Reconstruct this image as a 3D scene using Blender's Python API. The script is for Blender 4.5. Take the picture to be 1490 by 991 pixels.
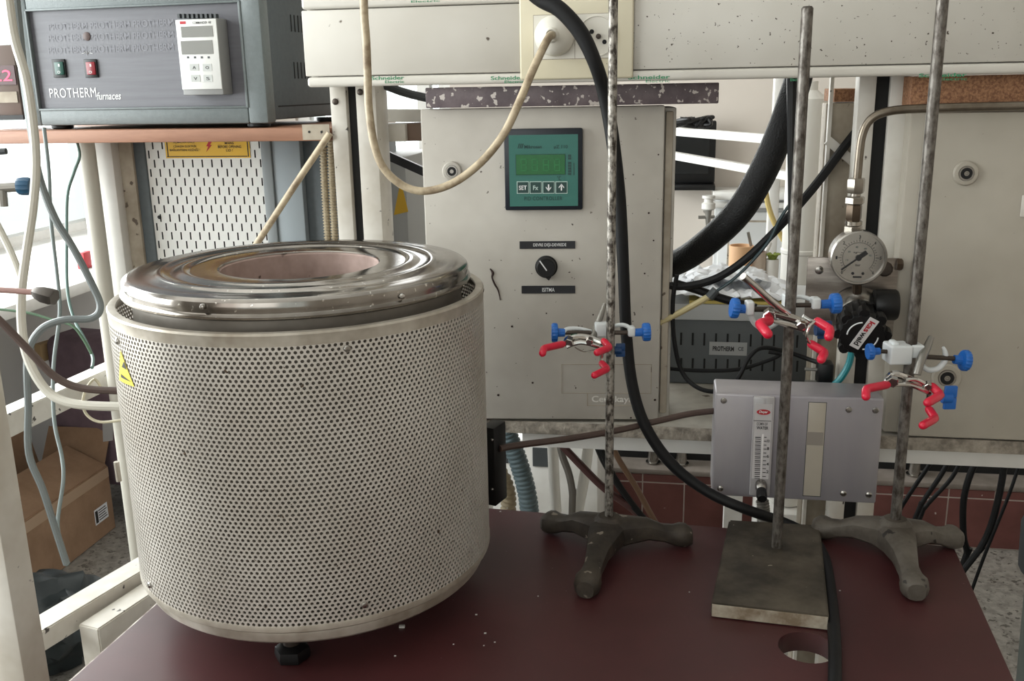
import bpy, bmesh, math, random
import numpy as np
from mathutils import Vector, Matrix
random.seed(4)
for o in list(bpy.data.objects): bpy.data.objects.remove(o)
C = bpy.context.scene.collection
PI = math.pi
# ------------------------------------------------------------------ camera
CZ = 1.36                                   # eye height above the floor
FPX, PITCH, ROLL = 1400.0, math.radians(14.77), math.radians(-1.056)
FW = Vector((0, math.cos(PITCH), -math.sin(PITCH)))
_u0 = Vector((0, math.sin(PITCH), math.cos(PITCH))); _r0 = Vector((1, 0, 0))
RT = _r0*math.cos(ROLL) + _u0*math.sin(ROLL)
UP = -_r0*math.sin(ROLL) + _u0*math.cos(ROLL)
EYE = Vector((0, 0, CZ))
cd = bpy.data.cameras.new('camera'); cam = bpy.data.objects.new('camera', cd); C.objects.link(cam)
cd.sensor_width = 36; cd.lens = FPX*36/1490; cd.clip_start = .02
M = Matrix.Identity(4)
for i in range(3):
    M[i][0], M[i][1], M[i][2], M[i][3] = RT[i], UP[i], -FW[i], EYE[i]
cam.matrix_world = M
bpy.context.scene.camera = cam
# ------------------------------------------------------------------ world, light, exposure
sc = bpy.context.scene
sc.view_settings.view_transform = 'Standard'; sc.view_settings.look = 'None'
sc.view_settings.gamma = 1; sc.view_settings.use_curve_mapping = False
sc.view_settings.exposure = 0.12
w = bpy.data.worlds.new('overcast_sky'); sc.world = w; w.use_nodes = True
w.node_tree.nodes['Background'].inputs[0].default_value = (.88, .96, .93, 1)
w.node_tree.nodes['Background'].inputs[1].default_value = 1.1
RYAW = math.radians(-10)
def area(name, loc, direction, sx, sy, power, col=(1, 1, 1)):
    l = bpy.data.lights.new(name, 'AREA'); l.shape = 'RECTANGLE'; l.size = sx; l.size_y = sy
    l.energy = power; l.color = col
    o = bpy.data.objects.new(name, l); C.objects.link(o); o.location = loc
    o.rotation_euler = Vector(direction).to_track_quat('-Z', 'Y').to_euler()
    return o
def RW(u, v, z):   # rack frame -> world, z measured from the eye
    c, s = math.cos(RYAW), math.sin(RYAW)
    return Vector((u*c - v*s, 1.313 + u*s + v*c, CZ + z))
_ru = Vector((math.cos(RYAW), math.sin(RYAW), 0)); _rv = Vector((-math.sin(RYAW), math.cos(RYAW), 0))
area('window_daylight', RW(-1.98, .1, .36), _ru, 3.6, 1.6, 155, (.95, 1, 1))                # through the side windows
area('window_daylight', RW(-.75, -2.95, .55), _rv, 1.8, 1.5, 14, (1, .98, .95))              # through the windows behind the photographer
area('window_daylight', RW(-.95, 3.15, .3), -_rv, 1.3, 1.6, 26, (.97, 1, 1))                 # through the windows at the far end

# ------------------------------------------------------------------ pixel rays (1490 x 991 frame)
def ray(px, py): return FW + RT*((px-745)/FPX) - UP*((py-495.5)/FPX)
def at(px, py, y): d = ray(px, py); return EYE + d*(y/d.y)
def onz(px, py, z): d = ray(px, py); return EYE + d*(z/d.z)       # z from the eye
class Fr:
    """upright local frame: u to the right, v away, w up (world z)"""
    def __init__(s, yaw, x, y):
        a = math.radians(yaw); s.o = Vector((x, y, 0))
        s.U = Vector((math.cos(a), math.sin(a), 0)); s.V = Vector((-math.sin(a), math.cos(a), 0)); s.Z = Vector((0, 0, 1))
    def W(s, u, v, w): return s.o + s.U*u + s.V*v + s.Z*w
    def P(s, px, py, v=0):                       # pixel -> local point on plane v
        d = ray(px, py); t = (v - (EYE - s.o).dot(s.V))/d.dot(s.V); p = EYE + d*t
        q = p - s.o; return Vector((q.dot(s.U), v, q.z))
    def at(s, px, py, v=0): q = s.P(px, py, v); return s.W(*q)
    def rect(s, x0, y0, x1, y1, v=0):            # pixel box -> u0,u1,w0,w1 on plane v
        ym, xm = (y0+y1)/2, (x0+x1)/2
        return s.P(x0, ym, v).x, s.P(x1, ym, v).x, s.P(xm, y1, v).z, s.P(xm, y0, v).z
    def mat(s, u=0, v=0, w=0):
        p = s.W(u, v, w); m = Matrix.Identity(4)
        for i in range(3): m[i][0], m[i][1], m[i][2], m[i][3] = s.U[i], s.V[i], s.Z[i], p[i]
        return m
WORLD = Fr(0, 0, 0)
R = Fr(-10, 0, 1.313)          # the rack, its shelf front edge at v = 0

# ------------------------------------------------------------------ materials
def lin(c):
    if isinstance(c, str):
        c = [int(c[i:i+2], 16)/255 for i in (0, 2, 4)]
    return tuple(x/12.92 if x <= .04045 else ((x+.055)/1.055)**2.4 for x in c) + (1,)
MATS = {}
def mat(name, col, rough=.5, metal=0, col2=None, scale=6, spread=(.35, .65), specks=None, speck_scale=90, speck_size=.3, bump=0, bump_scale=60, spec=.5, trans=0, emit=0, stretch=None, detail=4):
    if name in MATS: return MATS[name]
    m = bpy.data.materials.new(name); m.use_nodes = True; nt = m.node_tree; N, L = nt.nodes, nt.links
    b = N['Principled BSDF']; base = lin(col)
    b.inputs['Base Color'].default_value = base; b.inputs['Roughness'].default_value = rough; b.inputs['Metallic'].default_value = metal
    b.inputs['Specular IOR Level'].default_value = spec
    if trans: b.inputs['Transmission Weight'].default_value = trans
    if emit: b.inputs['Emission Color'].default_value = base; b.inputs['Emission Strength'].default_value = emit
    if col2 or specks or bump:
        tc = N.new('ShaderNodeTexCoord'); src = tc.outputs['Object']
        if stretch:
            mp = N.new('ShaderNodeMapping'); mp.inputs['Scale'].default_value = stretch; L.new(src, mp.inputs[0]); src = mp.outputs[0]
        cur = None
        if col2:
            n = N.new('ShaderNodeTexNoise'); n.inputs['Scale'].default_value = scale; n.inputs['Detail'].default_value = detail; n.inputs['Roughness'].default_value = .65
            L.new(src, n.inputs['Vector'])
            r = N.new('ShaderNodeValToRGB'); r.color_ramp.elements[0].position = spread[0]; r.color_ramp.elements[1].position = spread[1]
            r.color_ramp.elements[0].color = lin(col2); r.color_ramp.elements[1].color = base
            L.new(n.outputs['Fac'], r.inputs[0]); cur = r.outputs[0]
        if specks:
            n = N.new('ShaderNodeTexNoise'); n.inputs['Scale'].default_value = speck_scale; n.inputs['Detail'].default_value = 2
            L.new(src, n.inputs['Vector'])
            r = N.new('ShaderNodeValToRGB'); r.color_ramp.elements[0].position = speck_size; r.color_ramp.elements[1].position = speck_size+.03
            r.color_ramp.elements[0].color = (1, 1, 1, 1); r.color_ramp.elements[1].color = (0, 0, 0, 1)
            L.new(n.outputs['Fac'], r.inputs[0])
            mx = N.new('ShaderNodeMix'); mx.data_type = 'RGBA'
            L.new(r.outputs[0], mx.inputs['Factor'])
            if cur: L.new(cur, mx.inputs['A'])
            else: mx.inputs['A'].default_value = base
            mx.inputs['B'].default_value = lin(specks); cur = mx.outputs['Result']
        if cur: L.new(cur, b.inputs['Base Color'])
        if bump:
            n = N.new('ShaderNodeTexNoise'); n.inputs['Scale'].default_value = bump_scale; n.inputs['Detail'].default_value = 5
            L.new(src, n.inputs['Vector'])
            bp = N.new('ShaderNodeBump'); bp.inputs['Strength'].default_value = bump; bp.inputs['Distance'].default_value = .002
            L.new(n.outputs['Fac'], bp.inputs['Height']); L.new(bp.outputs[0], b.inputs['Normal'])
    MATS[name] = m; return m
m_panel = mat('cabinet_paint', 'c2bdb4', .45, col2='aea89f', scale=5, specks='4a4038', speck_scale=150, speck_size=.235)
m_panel2 = mat('cabinet_paint_clean', 'b0a99d', .5, col2='a29b8e', scale=4, specks='6a5f52', speck_scale=110, speck_size=.2)
m_post = mat('chipped_white_paint', 'd3cfc7', .5, col2='b9b2a6', scale=9, specks='4a4440', speck_scale=70, speck_size=.27)
m_postside = mat('stained_cream_paint', 'b3a999', .6, col2='8f8474', scale=12, specks='5c5044', speck_scale=60, speck_size=.29)
m_white = mat('white_paint', 'dcdad6', .5, col2='c9c6c0', scale=5)
m_black = mat('black_plastic', '0d0d0e', .4, spec=.4)
m_rubber = mat('black_rubber', '0c0c0d', .55, col2='121214', scale=30, spec=.3)
m_hose = mat('braided_rubber', '0d0d0e', .5, bump=1.0, bump_scale=420, spec=.35)
m_slot = mat('black_recess', '0a0a0b', .7)
m_trunk = mat('ivory_plastic', 'd2cec6', .42, col2='c4bfb5', scale=3, specks='55493c', speck_scale=55, speck_size=.21)
m_trunkR = mat('stained_ivory_plastic', 'c4c0b8', .42, col2='b5b0a6', scale=3, specks='3f3429', speck_scale=230, speck_size=.275)
m_cream = mat('cream_plastic', 'd8d0b8', .4, col2='cdc4a9', scale=6, specks='6a5a44', speck_scale=90, speck_size=.2)
m_socket = mat('white_socket_plastic', 'd9d5ca', .35)
m_concrete = mat('crumbled_chipboard', 'a59c8f', .85, col2='6f675d', scale=60, bump=.9, bump_scale=140)
m_vinyl = mat('peeling_purple_vinyl', '6a5e61', .5, col2='51464a', scale=30, specks='c2bab4', speck_scale=110, speck_size=.37, bump=.4, bump_scale=70)
m_osb = mat('raw_chipboard', '9c7353', .85, col2='6f4a34', scale=330, spread=(.38, .62), bump=.8, bump_scale=150)
m_wood = mat('pinkish_shelf_board', 'a67a62', .5, col2='946a55', scale=7, stretch=(1, 6, 10))
m_steel = mat('stainless_steel', 'b4b1ac', .25, 1, col2='8f8b86', scale=7)
m_lid = mat('polished_steel_lid', '9a958f', .16, 1, col2='6f6862', scale=9, specks='c8c4be', speck_scale=200, speck_size=.29)
m_screen = mat('perforated_zinc', 'd3cec7', .38, .32, col2='bdb6ad', scale=6, specks='5f5042', speck_scale=120, speck_size=.235)
m_band = mat('zinc_band', 'c9c3b8', .4, .45, col2='9a9082', scale=14)
m_drum = mat('inner_drum_steel', '8a847c', .38, .4, col2='6e6860', scale=10)
m_refr = mat('pink_refractory', 'b09a92', .9, col2='8d7971', scale=14, specks='4c3b34', speck_scale=40, speck_size=.3, bump=.5)
m_table = mat('burgundy_laminate', '4c2829', .38, col2='3f2021', scale=5, specks='7c6464', speck_scale=200, speck_size=.21, spec=.45)
m_edge = mat('chipped_laminate_edge', '7d6a66', .7, col2='d8d0c8', scale=45)
m_iron = mat('rusty_cast_iron', '4a4239', .6, .3, col2='2b2520', scale=22, specks='8a8175', speck_scale=60, speck_size=.3, bump=.4)
m_iron2 = mat('grey_painted_iron', '68625a', .55, .2, col2='453e36', scale=20, specks='2b2622', speck_scale=70, speck_size=.3, bump=.4)
m_rodA = mat('pitted_rod_steel', '9a958d', .45, .6, col2='37302a', scale=150, spread=(.4, .58), stretch=(1, 1, .6), bump=.3, bump_scale=200)
m_rodB = mat('dull_rod_steel', '7a756f', .45, .65, col2='423b35', scale=130, spread=(.36, .62), stretch=(1, 1, .5), bump=.25, bump_scale=200)
m_chrome = mat('chrome', 'c9c6c2', .12, 1)
m_grey_rod = mat('grey_metal', '8c8983', .35, .7)
m_thread = mat('dark_thread_steel', '4b433d', .45, .7)
m_red = mat('red_vinyl_tip', 'd31d3c', .3)
m_blue = mat('blue_plastic', '1d63b4', .35)
m_bluedk = mat('dark_blue_plastic', '17406f', .4)
m_boss = mat('pale_grey_enamel', 'cfd3d4', .35)
m_darkgrey = mat('dark_grey_paint', '3f4345', .55, col2='383b3d', scale=10)
m_box = mat('blue_grey_textured_paint', '6d7576', .5, col2='666e6f', scale=120, bump=.15, bump_scale=400)
m_boxside = mat('slate_grey_paint', '565e62', .5, col2='50585c', scale=120)
m_fascia = mat('fascia_print', '67676d', .4, col2='5d5d63', scale=8, stretch=(1, 1, 20))
m_fasciatxt = mat('faint_fascia_ink', '75757c', .5)
m_ink_white = mat('white_ink', 'dfe0e0', .5)
m_ink_black = mat('black_ink', '1c1a1a', .6)
m_ink_grey = mat('dark_green_ink', '153a38', .6)
m_ink_green = mat('green_ink', '3f8a63', .6)
m_ink_red = mat('red_ink', 'b3202c', .6)
m_pidface = mat('green_controller_face', '2d6a60', .35)
m_bezel = mat('navy_black_bezel', '151c26', .4)
m_lcd = mat('green_display', '155f2c', .25, emit=.02)
m_seg = mat('pale_green_segment', '23753f', .4)
m_key = mat('dark_green_key', '183c38', .4)
m_keyline = mat('white_key_outline', 'b9cfc8', .5)
m_labelplate = mat('black_engraved_label', '1e1f24', .4)
m_yellow = mat('yellow_sticker', 'd9ab25', .45)
m_yellow2 = mat('lemon_sticker', 'dcc838', .45)
m_copper = mat('aged_metal_pipe', '8c8377', .3, .9, col2='6d6357', scale=20)
m_brass = mat('nickel_plated_brass', 'a8a197', .25, .95)
m_brassdk = mat('dark_brass', '5d5044', .35, .8)
m_dial = mat('white_dial', 'f4f2ee', .4)
m_glass = mat('clear_acrylic', 'd7d5d6', .1, trans=.0, spec=.6)
m_creamcable = mat('dirty_cream_cable', 'b9a98e', .5, col2='7d6a53', scale=35, spread=(.3, .55), stretch=(1, 1, 1))
m_brown = mat('brown_cable', '4a3a34', .5)
m_greyhose = mat('teal_grey_hose', '666c6c', .4)
m_thin = mat('grey_green_wire', '707a79', .4)
m_whitehose = mat('off_white_hose', 'bdb9ae', .45)
m_teal = mat('teal_tube', '1b7d84', .35)
m_conduit = mat('beige_conduit', 'b3a68c', .55, col2='94866c', scale=20)
m_blueconduit = mat('blue_grey_conduit', '66767b', .5)
m_pink = mat('dusky_pink_pipe', '9c7a74', .4)
m_tile = mat('burgundy_tile', '6f4440', .35, col2='603935', scale=8, specks='cfc5c0', speck_scale=30, speck_size=.235)
m_grout = mat('pale_grout', 'bdb4ac', .8)
m_floor = mat('terrazzo', '7b7771', .5, col2='96918a', scale=45, spread=(.4, .6), specks='5a5550', speck_scale=70, speck_size=.36)
m_wall = mat('beige_wall_paint', 'c3bab0', .8)
m_walll = mat('grey_white_wall_paint', 'b9b7b3', .8)
m_lab = mat('pale_grey_lab_unit', 'cfd0cf', .5)
m_paper = mat('white_paper', 'e4e6ea', .7)
m_card = mat('cardboard', '9a7c63', .8, col2='8a6d55', scale=12)
m_cardin = mat('cardboard_tape', 'ab9179', .6)
m_purple = mat('plum_upholstery', '86717b', .75, col2='78646e', scale=15)
m_bag = mat('dark_green_bag', '232a2c', .5)
m_pipe = mat('white_plastic_pipe', 'dedbd4', .4)
m_bin = mat('grey_green_bin', '6b746f', .45)
m_pinkbag = mat('pink_bag', 'd22a62', .5)
m_peach = mat('peach_ceramic', 'd9ae86', .5)
m_glasspane = mat('window_glass', 'ffffff', .02, trans=1.0)

# ------------------------------------------------------------------ mesh builder
class MB:
    def __init__(s, fr=None): s.bm = bmesh.new(); s.fr = fr or WORLD
    def _mat(s): return s.fr.mat()
    def box(s, u0, u1, v0, v1, w0, w1, bev=0, seg=2, rot=None):
        c = Vector(((u0+u1)/2, (v0+v1)/2, (w0+w1)/2))
        r = bmesh.ops.create_cube(s.bm, size=1)
        m = s._mat() @ Matrix.Translation(c) @ (rot.to_4x4() if rot else Matrix.Identity(4)) @ Matrix.Diagonal((abs(u1-u0), abs(v1-v0), abs(w1-w0), 1))
        bmesh.ops.transform(s.bm, matrix=m, verts=r['verts'])
        if bev:
            es = set(e for v in r['verts'] for e in v.link_edges)
            bmesh.ops.bevel(s.bm, geom=list(es), offset=bev, segments=seg, affect='EDGES', profile=.5)
        return s
    def poly(s, pts, d):           # extruded polygon: world points, depth vector
        a = [s.bm.verts.new(p) for p in pts]; b = [s.bm.verts.new(Vector(p)+Vector(d)) for p in pts]
        n = len(a); f = s.bm.faces.new(a); s.bm.faces.new(b[::-1])
        for i in range(n): s.bm.faces.new((a[i], b[i], b[(i+1) % n], a[(i+1) % n]))
        return s
    def hexa(s, p):                # 8 world points: bottom loop then top loop
        v = [s.bm.verts.new(q) for q in p]
        for f in ((0, 3, 2, 1), (4, 5, 6, 7), (0, 1, 5, 4), (1, 2, 6, 5), (2, 3, 7, 6), (3, 0, 4, 7)): s.bm.faces.new([v[i] for i in f])
        return s
    def bar(s, a, b, w, h, upv=(0, 0, 1), bev=0):   # rectangular bar between world points
        a, b = Vector(a), Vector(b); d = (b-a).normalized(); side = d.cross(Vector(upv)).normalized(); up = side.cross(d)
        p = []
        for k in (-1, 1):
            for q, sd in ((a, -1), (a, 1), (b, 1), (b, -1)): p.append(q + side*sd*w/2 + up*k*h/2)
        n0 = len(s.bm.edges); s.hexa(p)
        if bev:
            s.bm.edges.ensure_lookup_table(); bmesh.ops.bevel(s.bm, geom=[s.bm.edges[i] for i in range(n0, len(s.bm.edges))], offset=bev, segments=2, affect='EDGES')
        return s
    def tube(s, pts, r, n=10, smooth=True, step=None, cap=True, ripple=None):
        P = [Vector(p) for p in pts]; rr = r if isinstance(r, (list, tuple)) else [r]*len(P)
        if smooth and len(P) > 2:
            Q, q = [], []
            for i in range(len(P)-1):
                p0, p1, p2, p3 = P[max(i-1, 0)], P[i], P[i+1], P[min(i+2, len(P)-1)]
                k = step or 6
                for j in range(k):
                    t = j/k; t2, t3 = t*t, t*t*t
                    Q.append(.5*((2*p1)+(p2-p0)*t+(2*p0-5*p1+4*p2-p3)*t2+(3*p1-p0-3*p2+p3)*t3)); q.append(rr[i]*(1-t)+rr[i+1]*t)
            Q.append(P[-1]); q.append(rr[-1]); P, rr = Q, q
        if ripple:
            lam, amp = ripple; Q, q = [], []; 
            for i in range(len(P)-1):
                L = (P[i+1]-P[i]).length; k = max(1, int(L/lam*4))
                for j in range(k): Q.append(P[i].lerp(P[i+1], j/k)); q.append(rr[i])
            Q.append(P[-1]); q.append(rr[-1]); P = Q; rr = [x + (amp if (i % 4) in (1, 2) else -amp) for i, x in enumerate(q)]
        t0 = (P[1]-P[0]).normalized(); nrm = t0.orthogonal().normalized(); rings = []
        for i, p in enumerate(P):
            t = (P[min(i+1, len(P)-1)]-P[max(i-1, 0)]).normalized()
            nrm = (nrm - t*nrm.dot(t)).normalized(); b = t.cross(nrm)
            rings.append([s.bm.verts.new(p + (nrm*math.cos(a)+b*math.sin(a))*rr[i]) for a in [2*PI*k/n for k in range(n)]])
        for i in range(len(rings)-1):
            for k in range(n): s.bm.faces.new((rings[i][k], rings[i][(k+1) % n], rings[i+1][(k+1) % n], rings[i+1][k]))
        if cap: s.bm.faces.new(rings[0][::-1]); s.bm.faces.new(rings[-1])
        return s
    def capsule(s, pts, r, n=12):      # tube with rounded ends (dipped rubber tips)
        P = [Vector(p) for p in pts]; a = (P[0]-P[1]).normalized(); b = (P[-1]-P[-2]).normalized()
        pts2 = [P[0]+a*r*.9, P[0]+a*r*.6] + P + [P[-1]+b*r*.5, P[-1]+b*r*.85, P[-1]+b*r]
        Q = []
        for i, p in enumerate(P):
            if 0 < i < len(P)-1: Q += [p.lerp(P[i-1], .18), p.lerp(P[i-1], .04).lerp(P[i+1], .04), p.lerp(P[i+1], .18)]
            else: Q.append(p)
        pts2 = [P[0]+a*r*.95, P[0]+a*r*.6] + Q + [P[-1]+b*r*.5, P[-1]+b*r*.85, P[-1]+b*r]
        rr = [r*.3, r*.8] + [r]*len(Q) + [r*.87, r*.55, r*.1]
        return s.tube(pts2, rr, n, smooth=False)
    def lathe(s, prof, o, axis=(0, 0, 1), n=32, a0=0, a1=2*PI, gear=None, capends=True):
        o, ax = Vector(o), Vector(axis).normalized(); x = ax.orthogonal().normalized(); y = ax.cross(x)
        if abs(ax.z) > .999: x, y = Vector((1, 0, 0)), Vector((0, 1, 0)) * (1 if ax.z > 0 else -1)
        full = abs(a1-a0-2*PI) < 1e-6; m = n if full else n+1; rings = []
        for (r, h) in prof:
            ring = []
            for k in range(m):
                a = a0+(a1-a0)*k/n; q = r*(1 - (gear if gear and k % 2 else 0))
                ring.append(s.bm.verts.new(o + ax*h + (x*math.cos(a)+y*math.sin(a))*q))
            rings.append(ring)
        for i in range(len(rings)-1):
            for k in range(n):
                k2 = (k+1) % m
                try: s.bm.faces.new((rings[i][k], rings[i][k2], rings[i+1][k2], rings[i+1][k]))
                except ValueError: pass
        if capends and full:
            if prof[0][0] > 1e-5: s.bm.faces.new(rings[0][::-1])
            if prof[-1][0] > 1e-5: s.bm.faces.new(rings[-1])
        return s
    def mesh(s, name, sharp=35):
        me = bpy.data.meshes.new(name); bmesh.ops.recalc_face_normals(s.bm, faces=s.bm.faces); s.bm.to_mesh(me); s.bm.free()
        if sharp is not None:
            me.shade_smooth(); me.set_sharp_from_angle(angle=math.radians(sharp))
        return me
def obj(name, me, m, parent=None, label=None):
    o = bpy.data.objects.new(name, me); C.objects.link(o)
    if m: me.materials.clear(); me.materials.append(m)
    if parent: o.parent = parent
    if label: o['label'] = label
    return o
def part(name, mb, m, parent, label=None): return obj(name, mb.mesh(name), m, parent, label)
def tag(o, label, cat, group=None):
    o['label'] = label; o['category'] = cat
    if group: o['group'] = group
    return o
def thing(name, label, cat, group=None):
    o = bpy.data.objects.new(name, None); C.objects.link(o); o.empty_display_size = .02
    return tag(o, label, cat, group)
def solo(name, mb, m, label, cat, group=None): return tag(obj(name, mb.mesh(name), m), label, cat, group)
def struct(name, mb, m, parent=None):
    o = obj(name, mb.mesh(name), m, parent)
    if not parent: o['kind'] = 'structure'
    return o
def text_mesh(body, shear=0, spacing=1.0, weight=0):
    cu = bpy.data.curves.new('t', 'FONT'); cu.body = body; cu.size = 1; cu.align_x = 'LEFT'; cu.shear = shear; cu.space_character = spacing; cu.offset = weight
    cu.resolution_u = 3
    t = bpy.data.objects.new('t', cu); me = bpy.data.meshes.new_from_object(t); bpy.data.objects.remove(t); bpy.data.curves.remove(cu)
    return me
def letter(body, fr, x0, y0, x1, y1, v, m, parent, shear=0, weight=.008, name='lettering', spacing=1.0):
    """flat print on the plane v of frame fr, filling the pixel box"""
    me = text_mesh(body, shear, spacing, weight); co = np.empty(len(me.vertices)*3); me.vertices.foreach_get('co', co); co = co.reshape(-1, 3)
    mn, mx = co.min(0), co.max(0); u0, u1, w0, w1 = fr.rect(x0, y0, x1, y1, v)
    out = np.zeros_like(co)
    for i, c in enumerate(co):
        a = (c[0]-mn[0])/(mx[0]-mn[0]); b = (c[1]-mn[1])/(mx[1]-mn[1]); p = fr.W(u0+a*(u1-u0), v, w0+b*(w1-w0)); out[i] = p
    me.vertices.foreach_set('co', out.ravel()); me.update()
    return obj(name, me, m, parent)
def letter3(body, origin, X, Y, width, height, m, parent, weight=.008, shear=0, name='lettering'):
    me = text_mesh(body, shear, 1, weight); co = np.empty(len(me.vertices)*3); me.vertices.foreach_get('co', co); co = co.reshape(-1, 3)
    mn, mx = co.min(0), co.max(0); X, Y, origin = np.array(X), np.array(Y), np.array(origin)
    a = (co[:, 0]-mn[0])/(mx[0]-mn[0])-.5; b = (co[:, 1]-mn[1])/(mx[1]-mn[1])-.5
    out = origin + np.outer(a*width, X) + np.outer(b*height, Y)
    me.vertices.foreach_set('co', out.ravel()); me.update()
    return obj(name, me, m, parent)
def prect(mb, fr, x0, y0, x1, y1, v0, v1, bev=0, seg=2):   # pixel box on plane v0, extruded to v1
    u0, u1, w0, w1 = fr.rect(x0, y0, x1, y1, v0); mb.box(u0, u1, v0, v1, w0, w1, bev, seg); return mb
def PR(fr, x0, y0, x1, y1, v0, v1, bev=0): return prect(MB(fr), fr, x0, y0, x1, y1, v0, v1, bev)
def screw(fr, px, py, v, rpx, parent, m=None, name='screw', h=.002):
    p = fr.at(px, py, v); r = rpx*(p-EYE).length/FPX
    return part(name, MB().lathe([(r, 0), (r, h*.5), (r*.75, h*.9), (0.0001, h)], p, -fr.V, 12), m or m_steel, parent)

# ================================================================== THE ROOM
TZ = -.56          # table top, from the eye
UL, UR, VF, VB = -1.95, 2.4, -3.0, 3.2
H0, H1 = 0.0, 2.75
def W0(z): return z + CZ
struct('floor', MB(R).box(UL-.2, UR, VF, VB, -.05, 0), m_floor)
struct('ceiling', MB(R).box(UL-.2, UR, VF, VB, H1, H1+.05), m_white)
struct('wall_right', MB(R).box(UR, UR+.1, VF, VB, 0, H1), m_wall)
SZ = W0(-.505)      # sill height
b = MB(R); b.box(UL-.2, UL, VF, VB, 0, SZ-.02); b.box(UL-.2, UL, VF, VB, 2.45, H1); b.box(UL-.2, UL, 2.3, VB, SZ-.02, 2.45); b.box(UL-.2, UL, VF, -1.6, SZ-.02, 2.45)
struct('wall_left', b, m_walll)
WR = R.P(655, 140, VB).x
b = MB(R); b.box(UL-.2, UR, VB, VB+.1, 0, W0(-.45)); b.box(UL-.2, UR, VB, VB+.1, 2.45, H1); b.box(WR, UR, VB, VB+.1, W0(-.45), 2.45); b.box(UL-.2, -1.6, VB, VB+.1, W0(-.45), 2.45)
struct('wall_back', b, m_wall)
b = MB(R); b.box(UL-.2, UR, VF-.1, VF, 0, .9); b.box(UL-.2, UR, VF-.1, VF, 2.45, H1); b.box(1.1, UR, VF-.1, VF, .9, 2.45); b.box(UL-.2, -1.0, VF-.1, VF, .9, 2.45)
struct('wall_front', b, m_wall)
def window(name, parts):
    e = bpy.data.objects.new(name, None); C.objects.link(e); e['kind'] = 'structure'
    for n, mb, m in parts: part(n, mb, m, e)
    return e
fr1 = MB(R)
for v0, v1, w0, w1 in ((-1.6, 2.3, SZ-.02, SZ+.03), (-1.6, 2.3, 2.39, 2.45), (-1.6, -1.54, SZ, 2.45), (2.24, 2.3, SZ, 2.45), (-.4, -.34, SZ, 2.45)):
    fr1.box(UL-.16, UL-.1, v0, v1, w0, w1)
window('window_1', [('window_frame', fr1, m_white),
                    ('pane', MB(R).box(UL-.135, UL-.13, -1.55, -.36, SZ+.02, 2.4), m_glasspane), ('pane', MB(R).box(UL-.135, UL-.13, -.36, 2.26, SZ+.02, 2.4), m_glasspane),
                    ('window_sill', MB(R).box(UL-.1, UL+.54, -1.6, 2.3, SZ-.035, SZ, .006), m_white)])
fr2 = MB(R)
for u0, u1, w0, w1 in ((-1.6, WR, W0(-.45), W0(-.39)), (-1.6, WR, 2.39, 2.45), (-1.6, -1.54, W0(-.45), 2.45), (WR-.06, WR, W0(-.45), 2.45), (-1.0, -.94, W0(-.45), 2.45)):
    fr2.box(u0, u1, VB+.03, VB+.09, w0, w1)
window('window_2', [('window_frame', fr2, m_white), ('pane', MB(R).box(-1.56, -.97, VB+.055, VB+.06, W0(-.4), 2.4), m_glasspane), ('pane', MB(R).box(-.97, WR-.04, VB+.055, VB+.06, W0(-.4), 2.4), m_glasspane)])
fr3 = MB(R)
for u0, u1, w0, w1 in ((-1.0, 1.1, .9, .96), (-1, 1.1, 2.39, 2.45), (-1, -.94, .9, 2.45), (1.04, 1.1, .9, 2.45), (.02, .08, .9, 2.45)):
    fr3.box(u0, u1, VF-.09, VF-.03, w0, w1)
window('window_3', [('window_frame', fr3, m_white)])

# ================================================================== TABLE
T = Fr(-13.4, 0, 0)
pBR, pFR, pBL = onz(1388, 797, TZ), onz(1467, 991, TZ), onz(715, 740, TZ)
q = T.o
def loc(fr, p): d = p - fr.o; return Vector((d.dot(fr.U), d.dot(fr.V), d.z))
tR = loc(T, pBR).x; tB = loc(T, pBL).y; tL = loc(T, onz(225, 882, TZ)).x; tF = tB - .62; tz = W0(TZ)
t = thing('lab_table', 'low burgundy laminate table carrying the perforated furnace and stands', 'table')
b = MB(); hc = onz(1174, 942, TZ); hr = .0285
top, bot = [], []
outer = [T.W(tL, tF, tz), T.W(tR, tF, tz), T.W(tR, tB, tz), T.W(tL, tB, tz)]
hole = [Vector((hc.x+hr*math.cos(a), hc.y+hr*math.sin(a), tz)) for a in [2*PI*k/32 for k in range(32)]]
for dz in (0, -.022):
    ov = [b.bm.verts.new(p+Vector((0, 0, dz))) for p in outer]; hv = [b.bm.verts.new(p+Vector((0, 0, dz))) for p in hole]
    es = [b.bm.edges.new((L[i], L[(i+1) % len(L)])) for L in (ov, hv) for i in range(len(L))]
    bmesh.ops.triangle_fill(b.bm, edges=es, use_beauty=True); top.append((ov, hv))
for i in (0, 1):
    A, B = top[0][i], top[1][i]
    for k in range(len(A)): b.bm.faces.new((A[k], A[(k+1) % len(A)], B[(k+1) % len(A)], B[k]))
part('table_top', b, m_table, t)
part('edge_strip', MB(T).box(tL-.0022, tL-.0002, tF, tB, tz-.022, tz-.0005), m_edge, t, 'chipped pale left edge of the table top')
for (u, v) in ((tL+.05, tF+.05), (tR-.05, tF+.05), (tL+.05, tB-.06), (tR-.05, tB-.06)):
    part('leg', MB(T).box(u-.018, u+.018, v-.018, v+.018, .002, tz-.023), m_white, t)
part('lower_shelf', MB(T).box(tL+.075, tR-.075, tF+.02, tB-.03, tz-.30, tz-.285), m_white, t)

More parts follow.
